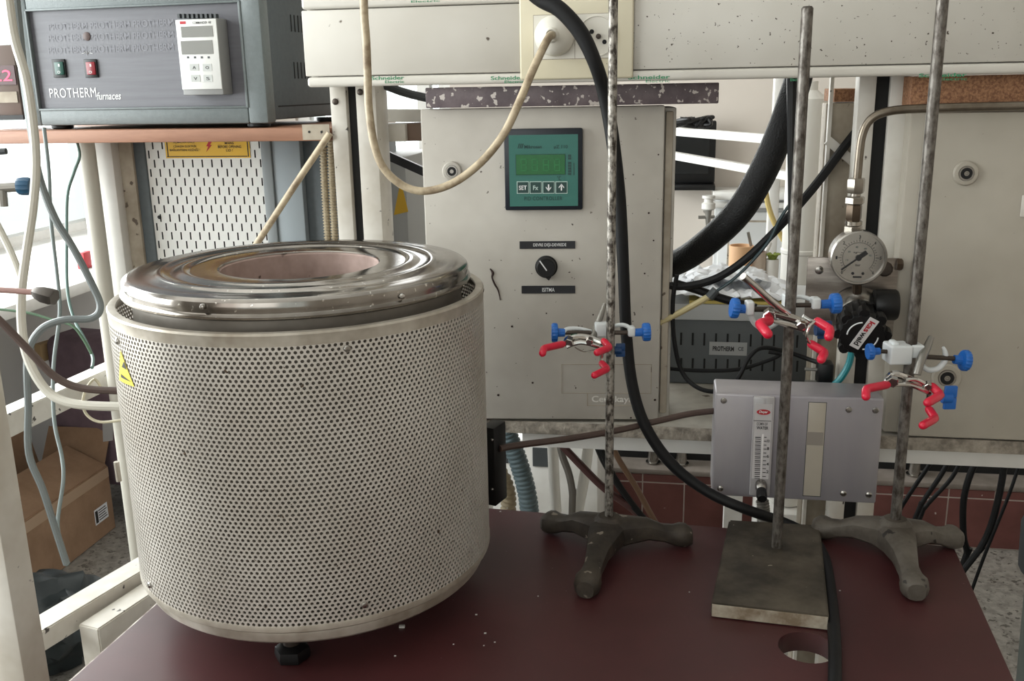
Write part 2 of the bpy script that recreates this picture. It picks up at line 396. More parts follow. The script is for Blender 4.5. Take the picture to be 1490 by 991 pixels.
# ================================================================== FURNACE
FC = Vector((-.2251, 1.0158, 0)); FR_ = .195
def fz(z): return CZ + z
furn = thing('pot_furnace', 'cylindrical crucible furnace with perforated metal jacket and steel ring lid', 'furnace')
def perforated(R0, z0, z1, pitch, row, hr):
    nC = int(round(2*PI*R0/pitch)); dth = 2*PI/nC; nR = int((z1-z0)/row)
    row = (z1-z0)/nR; K = 12
    V, F = [], []; cell_p = R0*dth
    for j in range(nR):
        off = .5 if j % 2 else 0
        for i in range(nC):
            th = (i+off)*dth; zc = z0+(j+.5)*row
            ca = math.cos(th-math.atan2(-FC.y, -FC.x))      # side facing the room's open side
            k = 12 if ca > -.15 else 6
            n0 = len(V); hx, hz = cell_p/2, row/2
            angs = [2*PI*q/k for q in range(k)]
            for rr, rad in ((R0, hr), (R0-.0011, hr)):
                for a in angs: V.append((th+rad*math.cos(a)/R0, zc+rad*math.sin(a), rr))
            for a in angs:           # cell border: rectangle walked at the same angles
                c_, s_ = math.cos(a), math.sin(a); f = min(hx/max(abs(c_), 1e-6), hz/max(abs(s_), 1e-6))
                V.append((th+f*c_/R0, zc+f*s_, R0))
            for q in range(k):
                q2 = (q+1) % k
                F.append((n0+2*k+q, n0+2*k+q2, n0+q2, n0+q)); F.append((n0+q, n0+q2, n0+k+q2, n0+k+q))
            # fill cell corners between border samples
            for sx in (1, -1):
                for sz in (1, -1):
                    ci = len(V); V.append((th+sx*hx/R0, zc+sz*hz, R0))
                    aa = math.atan2(sz*hz, sx*hx) % (2*PI); q = int(aa/(2*PI/k)) % k
                    F.append((n0+2*k+q, ci, n0+2*k+(q+1) % k))
    V = np.array(V); out = np.stack([FC.x+V[:, 2]*np.cos(V[:, 0]), FC.y+V[:, 2]*np.sin(V[:, 0]), CZ+V[:, 1]], -1)
    me = bpy.data.meshes.new('jacket'); me.from_pydata(out.tolist(), [], F); me.update(); return me
jk = obj('perforated_jacket', perforated(FR_, -.496, -.2185, .00547, .0042, .00168), m_screen, furn)
FCz = Vector((FC.x, FC.y, CZ))
part('top_rim', MB().lathe([(.1951, -.2187), (.1953, -.2115), (.1957, -.2085), (.1945, -.2065), (.191, -.2062), (.187, -.2066), (.186, -.208), (.1865, -.2095), (.1938, -.2100), (.1943, -.2187)], FCz, n=96, capends=False), m_band, furn)
part('bottom_rim', MB().lathe([(.1945, -.4955), (.1952, -.4955), (.1956, -.497), (.1956, -.5015), (.194, -.503), (.17, -.503)], FCz, n=96, capends=False), m_band, furn)
part('base_plate', MB().lathe([(.05, -.5035), (.186, -.5055), (.1885, -.5065), (.189, -.509), (.188, -.516), (.185, -.519), (.05, -.519)], FCz, n=96), m_band, furn)
part('inner_drum', MB().lathe([(.1715, -.506), (.1715, -.196)], FCz, n=72, capends=False), m_drum, furn)
lid = part('lid', MB().lathe([(.1715, -.1985), (.179, -.1985), (.1812, -.197), (.1817, -.195), (.1806, -.193), (.1794, -.192), (.1794, -.189), (.1797, -.186), (.1785, -.1822), (.1755, -.1800), (.171, -.1792), (.160, -.1788), (.148, -.1786), (.1455, -.1770), (.142, -.1762), (.1385, -.1770), (.136, -.1786), (.126, -.1784), (.1215, -.1764), (.118, -.1758), (.1145, -.1764), (.112, -.1782), (.1, -.1782), (.088, -.1784), (.0848, -.1788), (.0835, -.1800)], FCz, n=96, capends=False), m_lid, furn)
part('refractory_lining', MB().lathe([(.170, -.2), (.1, -.19), (.0845, -.180), (.0822, -.182), (.081, -.21), (.081, -.38), (.0001, -.38)], FCz, n=64, capends=False), m_refr, furn)
def oncyl(px, py, Rr):
    d = ray(px, py); a = d.x*d.x+d.y*d.y; bb = -2*(d.x*FC.x+d.y*FC.y); c = FC.x**2+FC.y**2-Rr*Rr
    disc = max(bb*bb-4*a*c, 0); tt = (-bb-math.sqrt(disc))/(2*a); return EYE + d*tt
def cylscrew(px, py, Rr, r, parent, h=.003, m=None):
    p = oncyl(px, py, Rr); n = Vector((p.x-FC.x, p.y-FC.y, 0)).normalized()
    part('screw', MB().lathe([(r, 0), (r, h*.4), (r*.7, h*.85), (.0001, h)], p, n, 14), m or m_steel, parent)
for px, py in ((172, 496), (505, 507), (219, 851), (530, 880)): cylscrew(px, py, FR_, .0034, furn)
for px, py in ((296, 446), (584, 431)): cylscrew(px, py, .1795, .003, lid, .004)
p = Vector((FC.x+.1955*math.cos(.28), FC.y+.1955*math.sin(.28), CZ-.222)); part('screw', MB().lathe([(.0035, 0), (.003, .006), (.0001, .007)], p, (math.cos(.28), math.sin(.28), 0), 12), m_thread, furn)
# triangular sticker wrapped on the jacket
def cyl_patch(tri, Rr, nsub=8):
    b = MB(); P3 = [oncyl(*q, Rr) for q in tri]; idx = {}
    for i in range(nsub+1):
        for j in range(nsub+1-i):
            k = nsub-i-j; p = (P3[0]*i+P3[1]*j+P3[2]*k)/nsub; n = Vector((p.x-FC.x, p.y-FC.y, 0)); s_ = Rr/n.length
            idx[i, j] = b.bm.verts.new((FC.x+n.x*s_, FC.y+n.y*s_, p.z))
    for i in range(nsub):
        for j in range(nsub-i):
            b.bm.faces.new((idx[i, j], idx[i+1, j], idx[i, j+1]))
            if i+j < nsub-1: b.bm.faces.new((idx[i+1, j], idx[i+1, j+1], idx[i, j+1]))
    return b
stk = part('warning_sticker', cyl_patch([(175, 509), (173.5, 553), (195.5, 563)], FR_+.0008), m_yellow2, furn, 'yellow triangular warning sticker')
part('sticker_symbol', cyl_patch([(180, 526), (177, 534), (184, 538)], FR_+.0012, 3), m_ink_black, stk)
part('sticker_symbol', cyl_patch([(176, 544), (176, 549), (191, 556)], FR_+.0012, 3), m_ink_black, stk)
fa = [-1.60, -1.60+2.1, -1.60-2.1]
for k, a in enumerate(fa):
    c = Vector((FC.x+.148*math.cos(a), FC.y+.148*math.sin(a), CZ+TZ))
    f = part('foot', MB().lathe([(.0135, .0005), (.0175, .002), (.0185, .007), (.0175, .014), (.013, .017), (.009, .0185)], c, n=12, gear=.13), m_black, furn)
    part('foot_stem', MB().lathe([(.0088, .017), (.0088, .0415)], c, n=16), m_thread, f)
# black connection box on the far right of the jacket
B2 = Fr(-28, FC.x+.2, FC.y+.055)
u0, u1, w0, w1 = B2.rect(712, 624, 727, 737, 0)
cb = part('connection_box', MB(B2).box(-.016, .002, 0, .03, w0, w1, .0015), m_black, furn)
for py in (640, 712):
    part('screw', MB().lathe([(.002, 0), (.0001, .0015)], B2.at(716, py, -.0001), -B2.V, 8), m_steel, cb)
part('side_clip', MB().tube([oncyl(172, 672, FR_+.001)+Vector((-.002, 0, 0)), oncyl(176, 700, FR_+.001)+Vector((-.002, 0, 0))], .003, 8), m_band, furn)

# ================================================================== RETORT STANDS
def casting_foot(c, feet, m, parent, hub_h, name='tripod_base'):
    """cast tripod: ridged arms that fall from the hub to rounded feet"""
    b = MB(); b.lathe([(.024, .014), (.025, .02), (.02, hub_h-.006), (.013, hub_h), (.0001, hub_h)], Vector((c.x, c.y, CZ+TZ)), n=16)
    for f in feet:
        d = (Vector((f.x, f.y, 0))-Vector((c.x, c.y, 0))); L = d.length; d.normalize(); s_ = d.cross(Vector((0, 0, 1)))
        prof = [(0, hub_h*.5, .026, hub_h*.46), (.25, hub_h*.54, .020, .016), (.5, .024, .0145, .013), (.7, .0175, .0115, .0105), (.82, .0145, .0125, .0125), (.91, .0145, .0155, .014), (.99, .014, .0150, .0132), (1.05, .0125, .010, .010)]
        rings = []
        for tt, zc, hw, hh in prof:
            o_ = Vector((c.x, c.y, CZ+TZ))+d*L*tt+Vector((0, 0, zc))
            rings.append([b.bm.verts.new(o_+s_*hw*math.copysign(abs(math.cos(a))**.75, math.cos(a))+Vector((0, 0, 1))*hh*math.copysign(abs(math.sin(a))**.75, math.sin(a))) for a in [2*PI*k/12 for k in range(12)]])
        for i in range(len(rings)-1):
            for k in range(12): b.bm.faces.new((rings[i][k], rings[i][(k+1) % 12], rings[i+1][(k+1) % 12], rings[i+1][k]))
        b.bm.faces.new(rings[0][::-1]); b.bm.faces.new(rings[-1])
    return part(name, b, m, parent)
def rod(base, topz, r, m, parent):
    b = MB(); b.tube([Vector((base.x, base.y, base.z)), Vector((base.x, base.y, topz-.002)), Vector((base.x, base.y, topz))], [r, r, r*.75], 14, smooth=False); return part('rod', b, m, parent)
s1 = thing('retort_stand', 'thin rusty rod stand on a dark tripod base beside the furnace', 'lab stand', 'retort stands')
h1 = onz(886, 750, -.516)
f1 = [onz(853, 858, TZ+.01), onz(1000, 780, TZ+.012), onz(796, 760, TZ+.012)]
casting_foot(h1, f1, m_iron, s1, .044); R1 = Vector((h1.x, h1.y, CZ-.53)); rod(R1, 1.62, .0051, m_rodA, s1)
s2 = thing('retort_stand', 'steel rod stand on a flat square plate base beside the thick black cable', 'lab stand', 'retort stands')
pl = [onz(1034, 897, TZ), onz(1205, 917, TZ), onz(1192, 781, TZ), onz(1060, 773, TZ)]
b = MB(); b.hexa([p+Vector((0, 0, .0005)) for p in pl] + [p+Vector((0, 0, .0165)) for p in pl]); bmesh.ops.bevel(b.bm, geom=list(b.bm.edges), offset=.002, segments=2, affect='EDGES')
m_plate = mat('stained_plate_iron', '5b5347', .6, .2, col2='2f2921', scale=14, specks='a59c8c', speck_scale=120, speck_size=.24, bump=.3)
part('base_plate', b, m_plate, s2)
c4 = [p+Vector((0, 0, .0085)) for p in pl]
dfr = (c4[0]-c4[3]).normalized(); fa_, fb_ = c4[0]+dfr*.0012, c4[1]+dfr*.0012
part('front_edge', MB().bar(fa_.lerp(fb_, .01), fa_.lerp(fb_, .99), .0016, .014), mat('pale_plate_edge', 'b5ac9c', .6, .1, col2='7a6a56', scale=30), s2, 'pale front edge of the base plate')  # paler mottled strip along the front of the plate
h2 = onz(1130, 796, TZ+.0165); rod(h2, at(1180, 9, h2.y).z, .0062, m_rodB, s2)
s3 = thing('retort_stand', 'tall rod stand on a grey tripod base at the table corner', 'lab stand', 'retort stands')
h3 = onz(1303, 754, -.514)
f3 = [onz(1332, 862, TZ+.01), onz(1392, 783, TZ+.012), onz(1188, 768, TZ+.012)]
casting_foot(h3, f3, m_iron2, s3, .046); rod(Vector((h3.x, h3.y, CZ-.53)), 1.62, .0063, m_rodB, s3)

# ================================================================== CLAMPS
def clamp(label, y, k, spec):
    t = thing('lab_clamp', label, 'clamp', 'clamps on the retort stands')
    P = lambda q: at(q[0], q[1], y+(q[2] if len(q) > 2 else 0))
    s_ = lambda n: n*k            # pixels -> metres at this depth
    for nm, x0, y0, x1, y1, d0, d1 in spec['blocks']:
        a, c_ = at(x0, y1, y+d0), at(x1, y0, y+d0)
        part(nm, MB().box(a.x, c_.x, y+d0, y+d1, a.z, c_.z, s_(3.2), 3), m_boss, t)
    for pts, r in spec.get('jaws', ()): part('jaw', MB().tube([P(q) for q in pts], [s_(x) for x in r] if isinstance(r, (list, tuple)) else s_(r), 12), m_boss, t)
    for (a, c_, r) in spec['shafts']: part('screw_shaft', MB().tube([P(a), P(c_)], s_(r), 10, smooth=False), m_thread, t)
    for (a, c_, r) in spec['knobs']:          # a = hub end, c_ = outer face
        A, B = P(a), P(c_); ax = (B-A); L = ax.length
        part('knob', MB().lathe([(s_(r*.42), 0), (s_(r*.45), L*.5), (s_(r*.92), L*.55), (s_(r), L*.66), (s_(r), L*.9), (s_(r*.9), L), (.0001, L)], A, ax, 36, gear=.07), m_blue, t)
    if 'wing' in spec:
        x0, y0, x1, y1, d, m = spec['wing']; c_ = at((x0+x1)/2, (y0+y1)/2, y+d); wx, wz = s_((x1-x0)/2), s_((y1-y0)/2)
        b = MB(); b.tube([c_+Vector((-wx, 0, 0)), c_+Vector((wx*.3, 0, 0))], wx*.75, 12, smooth=False)
        for sg in (1, -1): b.box(c_.x-wx*.7, c_.x+wx, c_.y-s_(3), c_.y+s_(3), c_.z+min(0, sg*wz), c_.z+max(0, sg*wz), s_(1.6))
        part('wing_nut', b, m, t)
    part('handle', MB().tube([P(q) for q in spec['handle'][0]], [s_(x) for x in spec['handle'][1]], 12), spec['handle'][2], t)
    for pts, r in spec['chrome']: part('arm', MB().tube([P(q) for q in pts], [s_(x) for x in r] if isinstance(r, (list, tuple)) else s_(r), 10), m_chrome, t)
    for x, yy, d, r, h in spec['nuts']: part('pivot', MB().lathe([(s_(r*.85), -s_(h)), (s_(r), -s_(h*.8)), (s_(r), s_(h*.8)), (s_(r*.85), s_(h))], at(x, yy, y+d), (0.25, 1, .35), 6), m_chrome, t)
    for pts, r in spec['tips']:
        part('prong_tip', MB().capsule([P(q) for q in pts], s_(r)), m_red, t)
K1 = 1.10/1400
clamp('clamp on the thin rod before the beige controller cabinet', h1.y, K1, dict(
    blocks=[('bosshead', 866, 471, 887, 492, .003, .018), ('bosshead_ring', 914, 476, 925, 491, -.004, .008)],
    jaws=[([(884, 480, .012), (896, 474, .012), (908, 473, .008), (918, 478, .003)], 3.2), ([(868, 486, .010), (846, 479, .010), (828, 479, .008), (820, 483, .004)], [4, 3, 4, 4.5])],
    shafts=[((888, 484, .002), (916, 484, .002), 3.4), ((816, 484, .004), (860, 484, .004), 3.2)],
    knobs=[((922, 484, .002), (946, 483, .002), 14), ((822, 484, .004), (802.5, 484, .004), 14.5)],
    wing=(893, 499, 910, 520, .012, m_bluedk),
    handle=([(862, 492, 0.0), (868, 477, .012), (874, 460, .02), (880, 442, .028)], [5.5, 5.2, 4.5, 2.8], m_grey_rod),
    chrome=[([(818, 502, -.02), (834, 491, -.016), (856, 492, -.014), (878, 500, -.018)], [3.5, 5, 5.5, 4]), ([(824, 505, -.022), (845, 498, -.02), (872, 505, -.022)], [3, 4, 3]), ([(836, 505, -.012), (850, 512, -.01), (866, 509, -.01)], 1), ([(877, 510, -.02), (875, 522, -.018), (878, 532, -.022)], 3.2)],
    nuts=[(828, 497, -.02, 8, 6), (858, 496, -.022, 5.5, 5)],
    tips=[([(818, 501, -.024), (791, 507, -.046), (789.5, 514, -.056)], 5.4), ([(879, 497, -.022), (887, 506, -.034), (869, 513, -.058)], 5.4), ([(876, 529, -.022), (884, 537, -.034), (865, 546, -.058)], 5.2)]))
K2 = 1.06/1400
clamp('clamp with chrome handle raised leftwards on the plate based stand', h2.y, K2, dict(
    blocks=[('bosshead', 1141, 430, 1157, 456, .005, .02), ('bosshead_ring', 1182, 434, 1196, 451, -.005, .009), ('bosshead_ring', 1086, 439, 1099, 460, -.006, .008)],
    jaws=[([(1150, 434, .012), (1166, 432, .012), (1180, 436, .008), (1188, 440, .004)], 3.4), ([(1092, 456, .003), (1098, 470, .006), (1112, 478, .01), (1130, 470, .012), (1146, 452, .012)], [5, 4.5, 4, 4, 5])],
    shafts=[((1158, 444, .002), (1184, 444, .002), 3.6), ((1097, 450, .002), (1142, 450, .006), 4.2)],
    knobs=[((1194, 443, .002), (1222, 441, .002), 15.5), ((1087, 450, .002), (1063.5, 448, .002), 15.5)],
    wing=(1186, 466, 1210, 494, .012, m_bluedk),
    handle=([(1081, 402, -.055), (1104, 422, -.042), (1128, 443, -.03), (1146, 457, -.02)], [5.4, 5.6, 5.6, 5.6], m_chrome),
    chrome=[([(1112, 466, -.02), (1120, 456, -.02), (1146, 461, -.02), (1176, 470, -.022)], [4, 6, 6.5, 4.5]), ([(1122, 466, -.024), (1146, 472, -.024), (1170, 480, -.024)], [3, 5, 4]), ([(1168, 460, -.022), (1180, 467, -.024), (1192, 469, -.026)], 3),
            ([(1190, 466, -.03), (1180, 472, -.034), (1174, 484, -.036), (1176, 496, -.034), (1184, 503, -.03)], 2.3)],
    nuts=[(1120, 457, -.022, 9, 6), (1166, 472, -.026, 7, 6)],
    tips=[([(1119, 467, -.026), (1105, 471, -.04), (1117, 486, -.06)], 7.2), ([(1190, 468, -.03), (1208, 479, -.042), (1206, 490, -.058)], 6.6), ([(1181, 501, -.03), (1200, 513, -.042), (1195, 523, -.058)], 6.4)]))
K3 = 1.09/1400
clamp('clamp with white block gripping the grey tripod stand rod at right', h3.y, K3, dict(
    blocks=[('bosshead', 1295, 504, 1330, 532, -.014, .014), ('bosshead_lug', 1299, 498, 1310, 508, -.008, .008), ('bosshead', 1326, 503, 1347, 522, -.01, .012)],
    jaws=[([(1340, 530, 0), (1350, 538, 0), (1365, 536, 0), (1375, 524, 0), (1375, 512, 0), (1372, 505, 0)], [4, 4.2, 4.5, 4.5, 3.6, 2])],
    shafts=[((1278, 511, -.002), (1297, 512, -.002), 3.2), ((1345, 519, -.002), (1392, 522, -.002), 3.6)],
    knobs=[((1280, 511, -.002), (1262, 512, -.002), 12.5), ((1388, 523, -.002), (1409, 525, -.002), 16)],
    wing=(1370, 560, 1392, 597, .004, m_blue),
    handle=([(1355, 491, .006), (1349, 505, -.004), (1341, 522, -.018), (1334, 545, -.024)], [4.5, 6, 6.5, 6], m_grey_rod),
    chrome=[([(1288, 558, -.022), (1300, 545, -.02), (1322, 551, -.02), (1352, 566, -.022)], [4, 6.5, 5.5, 4.5]), ([(1302, 560, -.026), (1325, 560, -.025), (1350, 570, -.026)], [3, 4, 4]), ([(1318, 553, -.026), (1332, 552, -.027), (1345, 558, -.026)], 3), ([(1352, 572, -.024), (1351, 585, -.02), (1355, 597, -.024)], 3.4)],
    nuts=[(1298, 554, -.024, 9.5, 6), (1350, 561, -.026, 6, 5)],
    tips=[([(1290, 560, -.026), (1260, 566, -.048), (1260, 577, -.058)], 6.2), ([(1357, 563, -.024), (1369, 575, -.036), (1350, 586, -.06)], 6.4), ([(1352, 596, -.024), (1361, 609, -.036), (1343, 619, -.06)], 6.2)]))

# ================================================================== PID CABINET
K = Fr(-4, .05, 1.306)
cab = thing('controller_cabinet', 'off white steel cabinet with green temperature controller in its door', 'cabinet')
u0, u1, w0, w1 = K.rect(612, 156, 969, 611, 0); w0 = W0(-.4655)
uL = K.P(613, 200, 0).x; uRt = K.P(967, 200, 0).x
part('cabinet_body', MB(K).box(uL+.004, uRt+.0165, .014, .09, w0, w1-.003, .003), m_panel, cab)
door = part('door', MB(K).box(uL, uRt, 0, .0135, w0+.003, w1, .0025), m_panel, cab)
part('door_seal', MB(K).box(uRt+.002, uRt+.012, .008, .0139, w0+.01, w1-.008, .002), m_postside, cab)
pid = part('controller_bezel', PR(K, 734, 187, 848, 306, -.009, -.0002, .0025), m_bezel, cab, 'black framed green digital temperature controller')
part('controller_face', PR(K, 741, 196, 841, 300, -.0096, -.0088), m_pidface, pid)
disp = part('display', PR(K, 751, 225, 822, 254, -.0101, -.0094), m_lcd, pid)
part('display_border', PR(K, 750.3, 224.3, 822.7, 254.7, -.0098, -.0094), m_ink_grey, pid)
SEGS = {'8': 'abcdefg'}
for i in range(4):
    x = 757.5+i*16.2; b = MB(K)
    for (a, c_, d, e) in ((0, 0, 9, 1.6), (0, 8.2, 9, 9.8), (0, 16.4, 9, 18), (0, 0, 1.6, 9), (7.4, 0, 9, 9), (0, 9, 1.6, 18), (7.4, 9, 9, 18)): prect(b, K, x+a, 231+c_, x+d, 231+e, -.0103, -.010)
    part('digit', b, m_seg, pid)
for i, s_ in enumerate(('SET', 'Fx', None, None)):
    x = 752+i*18.7
    kf = part('key_outline', PR(K, x, 264, x+17.6, 281.8, -.0100, -.0094), m_keyline, pid)
    part('key', PR(K, x+1, 265, x+16.6, 280.8, -.0103, -.0099), m_key, pid)
    if s_: letter(s_, K, x+(3 if i == 0 else 5), 270, x+(14.5 if i == 0 else 12.5), 276.5, -.0106, m_ink_white if i == 0 else m_keyline, pid, weight=.02)
    else:
        b = MB(K); sg = 1 if i == 2 else -1; cx_, cy_ = x+8.8, 272.8
        prect(b, K, cx_-1, cy_-4.5, cx_+1, cy_+4.5, -.0107, -.0104)
        q = [K.at(cx_-4, cy_+sg*.5, -.0107), K.at(cx_, cy_+sg*5.6, -.0107), K.at(cx_+4, cy_+sg*.5, -.0107), K.at(cx_+4, cy_-sg*1.2, -.0107), K.at(cx_, cy_+sg*2.8, -.0107), K.at(cx_-4, cy_-sg*1.2, -.0107)]
        b.poly(q, K.V*.0003); part('arrow', b, m_ink_white, pid)
letter('Mikrosan', K, 763, 211, 788, 216, -.0099, m_ink_grey, pid, weight=.02); letter('///', K, 753, 209, 762, 216, -.0099, m_ink_grey, pid, weight=.04)
letter('µZ 110', K, 806, 211, 826, 217, -.0099, m_ink_grey, pid)
letter('PID CONTROLLER', K, 763, 286, 818, 291.5, -.0099, m_ink_grey, pid, weight=.01, spacing=1.15)
letter('°C', K, 810.5, 256, 816.5, 262.5, -.0099, m_ink_grey, pid)
for i in range(7):
    y = 225+i*4+(2.5 if i > 1 else 0); part('indicator', PR(K, 826.5, y, 831, y+3.2, -.0100, -.0094), m_key, pid)
part('indicator_bar', PR(K, 834.5, 237, 835.6, 255, -.0099, -.0094), m_key, pid)
def lockset(fr, px, py, v, r, parent):
    p = fr.at(px, py, v); rr = r*(p-EYE).length/FPX
    l = part('lock', MB().lathe([(rr, 0), (rr, .002), (rr*.9, .004), (rr*.62, .0045), (rr*.58, .0035)], p, -fr.V, 28), parent.data.materials[0], parent)
    part('lock_core', MB().lathe([(rr*.6, .0036), (rr*.58, .005), (rr*.46, .005), (rr*.44, .0042)], p, -fr.V, 24), m_steel, l)
    part('lock_recess', MB().lathe([(rr*.45, .0038), (rr*.45, .0044)], p, -fr.V, 20), m_black, l)
    part('lock_pin', MB().lathe([(rr*.2, .0044), (rr*.2, .0056), (rr*.12, .0056), (rr*.1, .005)], p, -fr.V, 14), m_steel, l)
lockset(K, 658, 249, -.0002, 14, door)
for (x0, y0, x1, y1, s_, tx0, tx1) in ((756, 351, 837, 362, 'DEVRE DIŞI-DEVREDE', 776, 824), (759, 416, 837, 427, 'ISITMA', 789, 807)):
    lp = part('label_plate', PR(K, x0, y0, x1, y1, -.0012, -.0001), m_labelplate, door, 'black engraved label strip'); letter(s_, K, tx0, y0+2.8, tx1, y1-2.4, -.0015, m_ink_white, lp)
p = K.at(795, 388, 0); kb = part('selector_switch', MB().lathe([(.0155, 0), (.0155, .002), (.0135, .003), (.0128, .013), (.0118, .0145), (.0001, .0145)], p, -K.V, 32), m_black, door, 'black rotary selector knob')
part('pointer', MB().bar(p-K.V*.0147+K.at(786, 377, 0)-p, p-K.V*.0147+K.at(796, 391, 0)-p, .0016, .0008, upv=K.V), m_ink_white, kb)
part('nose', MB().poly([K.at(791, 399, -.001), K.at(805, 397, -.001), K.at(799, 406, -.001)], -K.V*.012), m_black, kb)
b = MB(K)
for (x0, y0, x1, y1) in ((817, 530, 948, 530.8), (817, 572, 948, 572.8), (817, 530, 817.8, 572), (947, 530, 948, 572)): prect(b, K, x0, y0, x1, y1, -.0006, .0002)
part('name_frame', b, m_postside, door)
b = MB(K)
for (x0, y0, x1, y1) in ((854, 572.5, 855.5, 590), (854, 590, 925, 590.8)): prect(b, K, x0, y0, x1, y1, -.0006, .0002)
part('name_frame', b, m_postside, door)
nm_ = letter('Cetinkaya', K, 861, 576, 921, 588, -.0008, mat('lettering_highlight', 'd9d5cd', .4), door, weight=.02)  # flat letters, their paler colour paints the highlights of embossing
m_chip = mat('rust_chip', '2e1a16', .8)
b = MB()
b.tube([K.at(*q, -.0002) for q in ((713, 391), (717, 397), (716, 404), (720, 414), (725, 423), (728, 437))], [.0008, .002, .0011, .0014, .0011, .0005], 6); part('paint_scratch', b, m_chip, door, 'dark rusty scratch in the door paint')
for x, y, r in ((944, 310, 1.6), (953, 582, 2), (951, 350, 1.3), (938, 398, 1.4), (775, 557, 1.8), (745, 475, 1.8), (725, 575, 2), (958, 225, 1.2), (863, 458, 1.3), (795, 456, 1.3), (918, 608, 1.6)):
    part('paint_chip', MB().lathe([(r*.0009, 0), (r*.0007, .0002)], K.at(x, y, -.0002), -K.V, 7), m_chip, door)
# purple slab on the cabinet
S = Fr(-6, .05, 1.29)
u0, u1 = S.P(619, 140, 0).x, S.P(1046, 140, 0).x; wt, wb = S.P(800, 124.5, 0).z, w1+.0015
solo('worn_shelf_board', MB(S).box(u0, u1, 0, .13, wb, wt, .0015), m_vinyl, 'peeling purple grey board lying on the controller cabinet', 'board')

# ================================================================== RACK: uprights, shelf, trunking
PV = .035
def upright(label, posts, gap, side, zb=0.0, zt=1.75, screws=()):
    t = thing('rack_upright', label, 'post', 'rack uprights')
    for x0, x1, y, dpt in posts:
        a, c_ = R.P(x0, y, PV).x, R.P(x1, y, PV).x
        part('post', MB(R).box(a, c_, PV, PV+dpt, zb+.001, zt, .0012), m_post, t)
    x0, x1, y = gap; a, c_ = R.P(x0, y, PV+.012).x, R.P(x1, y, PV+.012).x
    part('channel', MB(R).box(a, c_, PV+.012, PV+.03, zb+.001, zt), m_slot, t, 'black channel between the two white posts')
    for x, y in screws: screw(R, x, y, PV-.0002, 4.5, t, m_thread)
    return t
upright('pair of white posts with a black slot behind the furnace lid', [(480.5, 503.5, 150, .03), (518, 547, 150, .055)], (500, 521, 150), None, screws=((488, 148), (524, 134)))
upright('pair of white posts with a black slot behind the pressure gauge', [(1247, 1272, 170, .03), (1293, 1320, 170, .055)], (1269, 1296, 170), None, screws=())
# trunking
TV = -.035
tk = thing('cable_trunking', 'ivory plastic cable trunking running across the top of the rack', 'trunking')
ul = R.P(441, 60, TV).x; ur = R.P(1530, 60, TV).x; us0, us1 = R.P(757, 60, TV).x, R.P(922, 60, TV).x
zl = R.P(745, 121.5, TV).z; zl1 = R.P(745, 106, TV).z; zp = R.P(745, 4.5, TV).z
part('back_channel', MB(R).box(ul+.003, ur, TV+.012, PV-.001, zl+.003, zp+.03, .002), m_trunk, tk)
part('cover', MB(R).box(ul, us0+.004, TV, TV+.012, zl1+.0008, zp-.0008, .0015), m_trunk, tk)
part('cover', MB(R).box(us1-.004, ur, TV, TV+.012, zl1+.0008, zp-.0008, .0015), m_trunkR, tk, 'speckled right hand cover of the trunking')
lip = part('lower_lip', MB(R).box(ul+.002, ur, TV-.0015, TV+.012, zl, zl1-.0004, .004, 3), m_trunk, tk)
ulip = part('upper_lip', MB(R).box(ul+.001, ur, TV-.0015, TV+.012, zp+.0004, zp+.03, .004, 3), m_trunk, tk)
for x0, x1, y0 in ((540, 588, 110.5), (714, 762, 110.5), (914, 975, 109.5), (1337, 1407, 106.5)):
    L = x1-x0
    letter('Schneider', R, x0, y0, x1, y0+5.6, TV-.0018, m_ink_green, lip, weight=.02); letter('Electric', R, x0+L*.42, y0+6.4, x1, y0+10.5, TV-.0018, m_ink_green, lip)
letter('Electric', R, 1150, 113.5, 1166, 118, TV-.0018, m_ink_green, lip); letter('Electric', R, 598, .2, 640, 3.2, TV-.0018, m_ink_green, ulip)
# double socket with plug
so = thing('socket_outlet', 'cream double wall socket set in the trunking', 'socket')
part('frame_plate', MB(R).box(us0, us1, TV-.006, TV-.0016, zl+.004, zp+.03, .0025, 3), m_cream, so)
uu0, uu1, ww0, ww1 = R.rect(777, 21, 897, 85, TV-.006); um = (uu0+uu1)/2
part('frame_groove', MB(R).box(uu0-.0008, uu1+.0008, TV-.0063, TV-.0058, ww0-.0008, ww1+.0008), m_postside, so)
for a, c_, px in ((uu0, um-.0003, 808), (um+.0003, uu1, 868.5)):
    md = part('socket_module', MB(R).box(a, c_, TV-.0068, TV-.0061, ww0, ww1), m_socket, so)
    p = R.at(px, 52.5, TV-.0068); rr = .0245
    part('socket_well', MB().lathe([(rr, 0), (rr, .0012), (rr*.96, .0014), (rr*.93, .0004), (.0001, .0003)], p, -R.V, 36), m_socket, md)
    if px > 850:
        for x, y in ((861, 46), (879.5, 61)): part('pin_hole', MB().lathe([(.0028, .0003), (.0028, .0008)], R.at(x, y, TV-.0069), -R.V, 12), m_slot, md)
        part('earth_pin', MB().lathe([(.0032, 0), (.0032, .004), (.0018, .0045)], R.at(871, 53, TV-.0069), -R.V, 12), m_thread, md)
pg = thing('plug', 'round white mains plug pushed into the trunking socket', 'plug')
p = R.at(808, 52.5, TV-.0085)
part('plug_body', MB().lathe([(.0238, 0), (.0242, .003), (.0242, .012), (.0225, .017), (.0165, .022), (.0095, .0255), (.0075, .030), (.0062, .0305), (.006, .027)], p, -R.V+R.U*-.05, 36), m_socket, pg)
PLUGEND = p - R.V*.029
cc = [(529, -30), (530, 20), (533, 60), (535, 110), (537, 160), (545, 212), (560, 247), (588, 271), (620, 278), (660, 266), (700, 236), (733, 195), (757, 145), (777, 98), (797, 57)]
yy = [1.17]*7 + [1.17, 1.165, 1.16, 1.155, 1.155, 1.16, 1.175, 1.195]
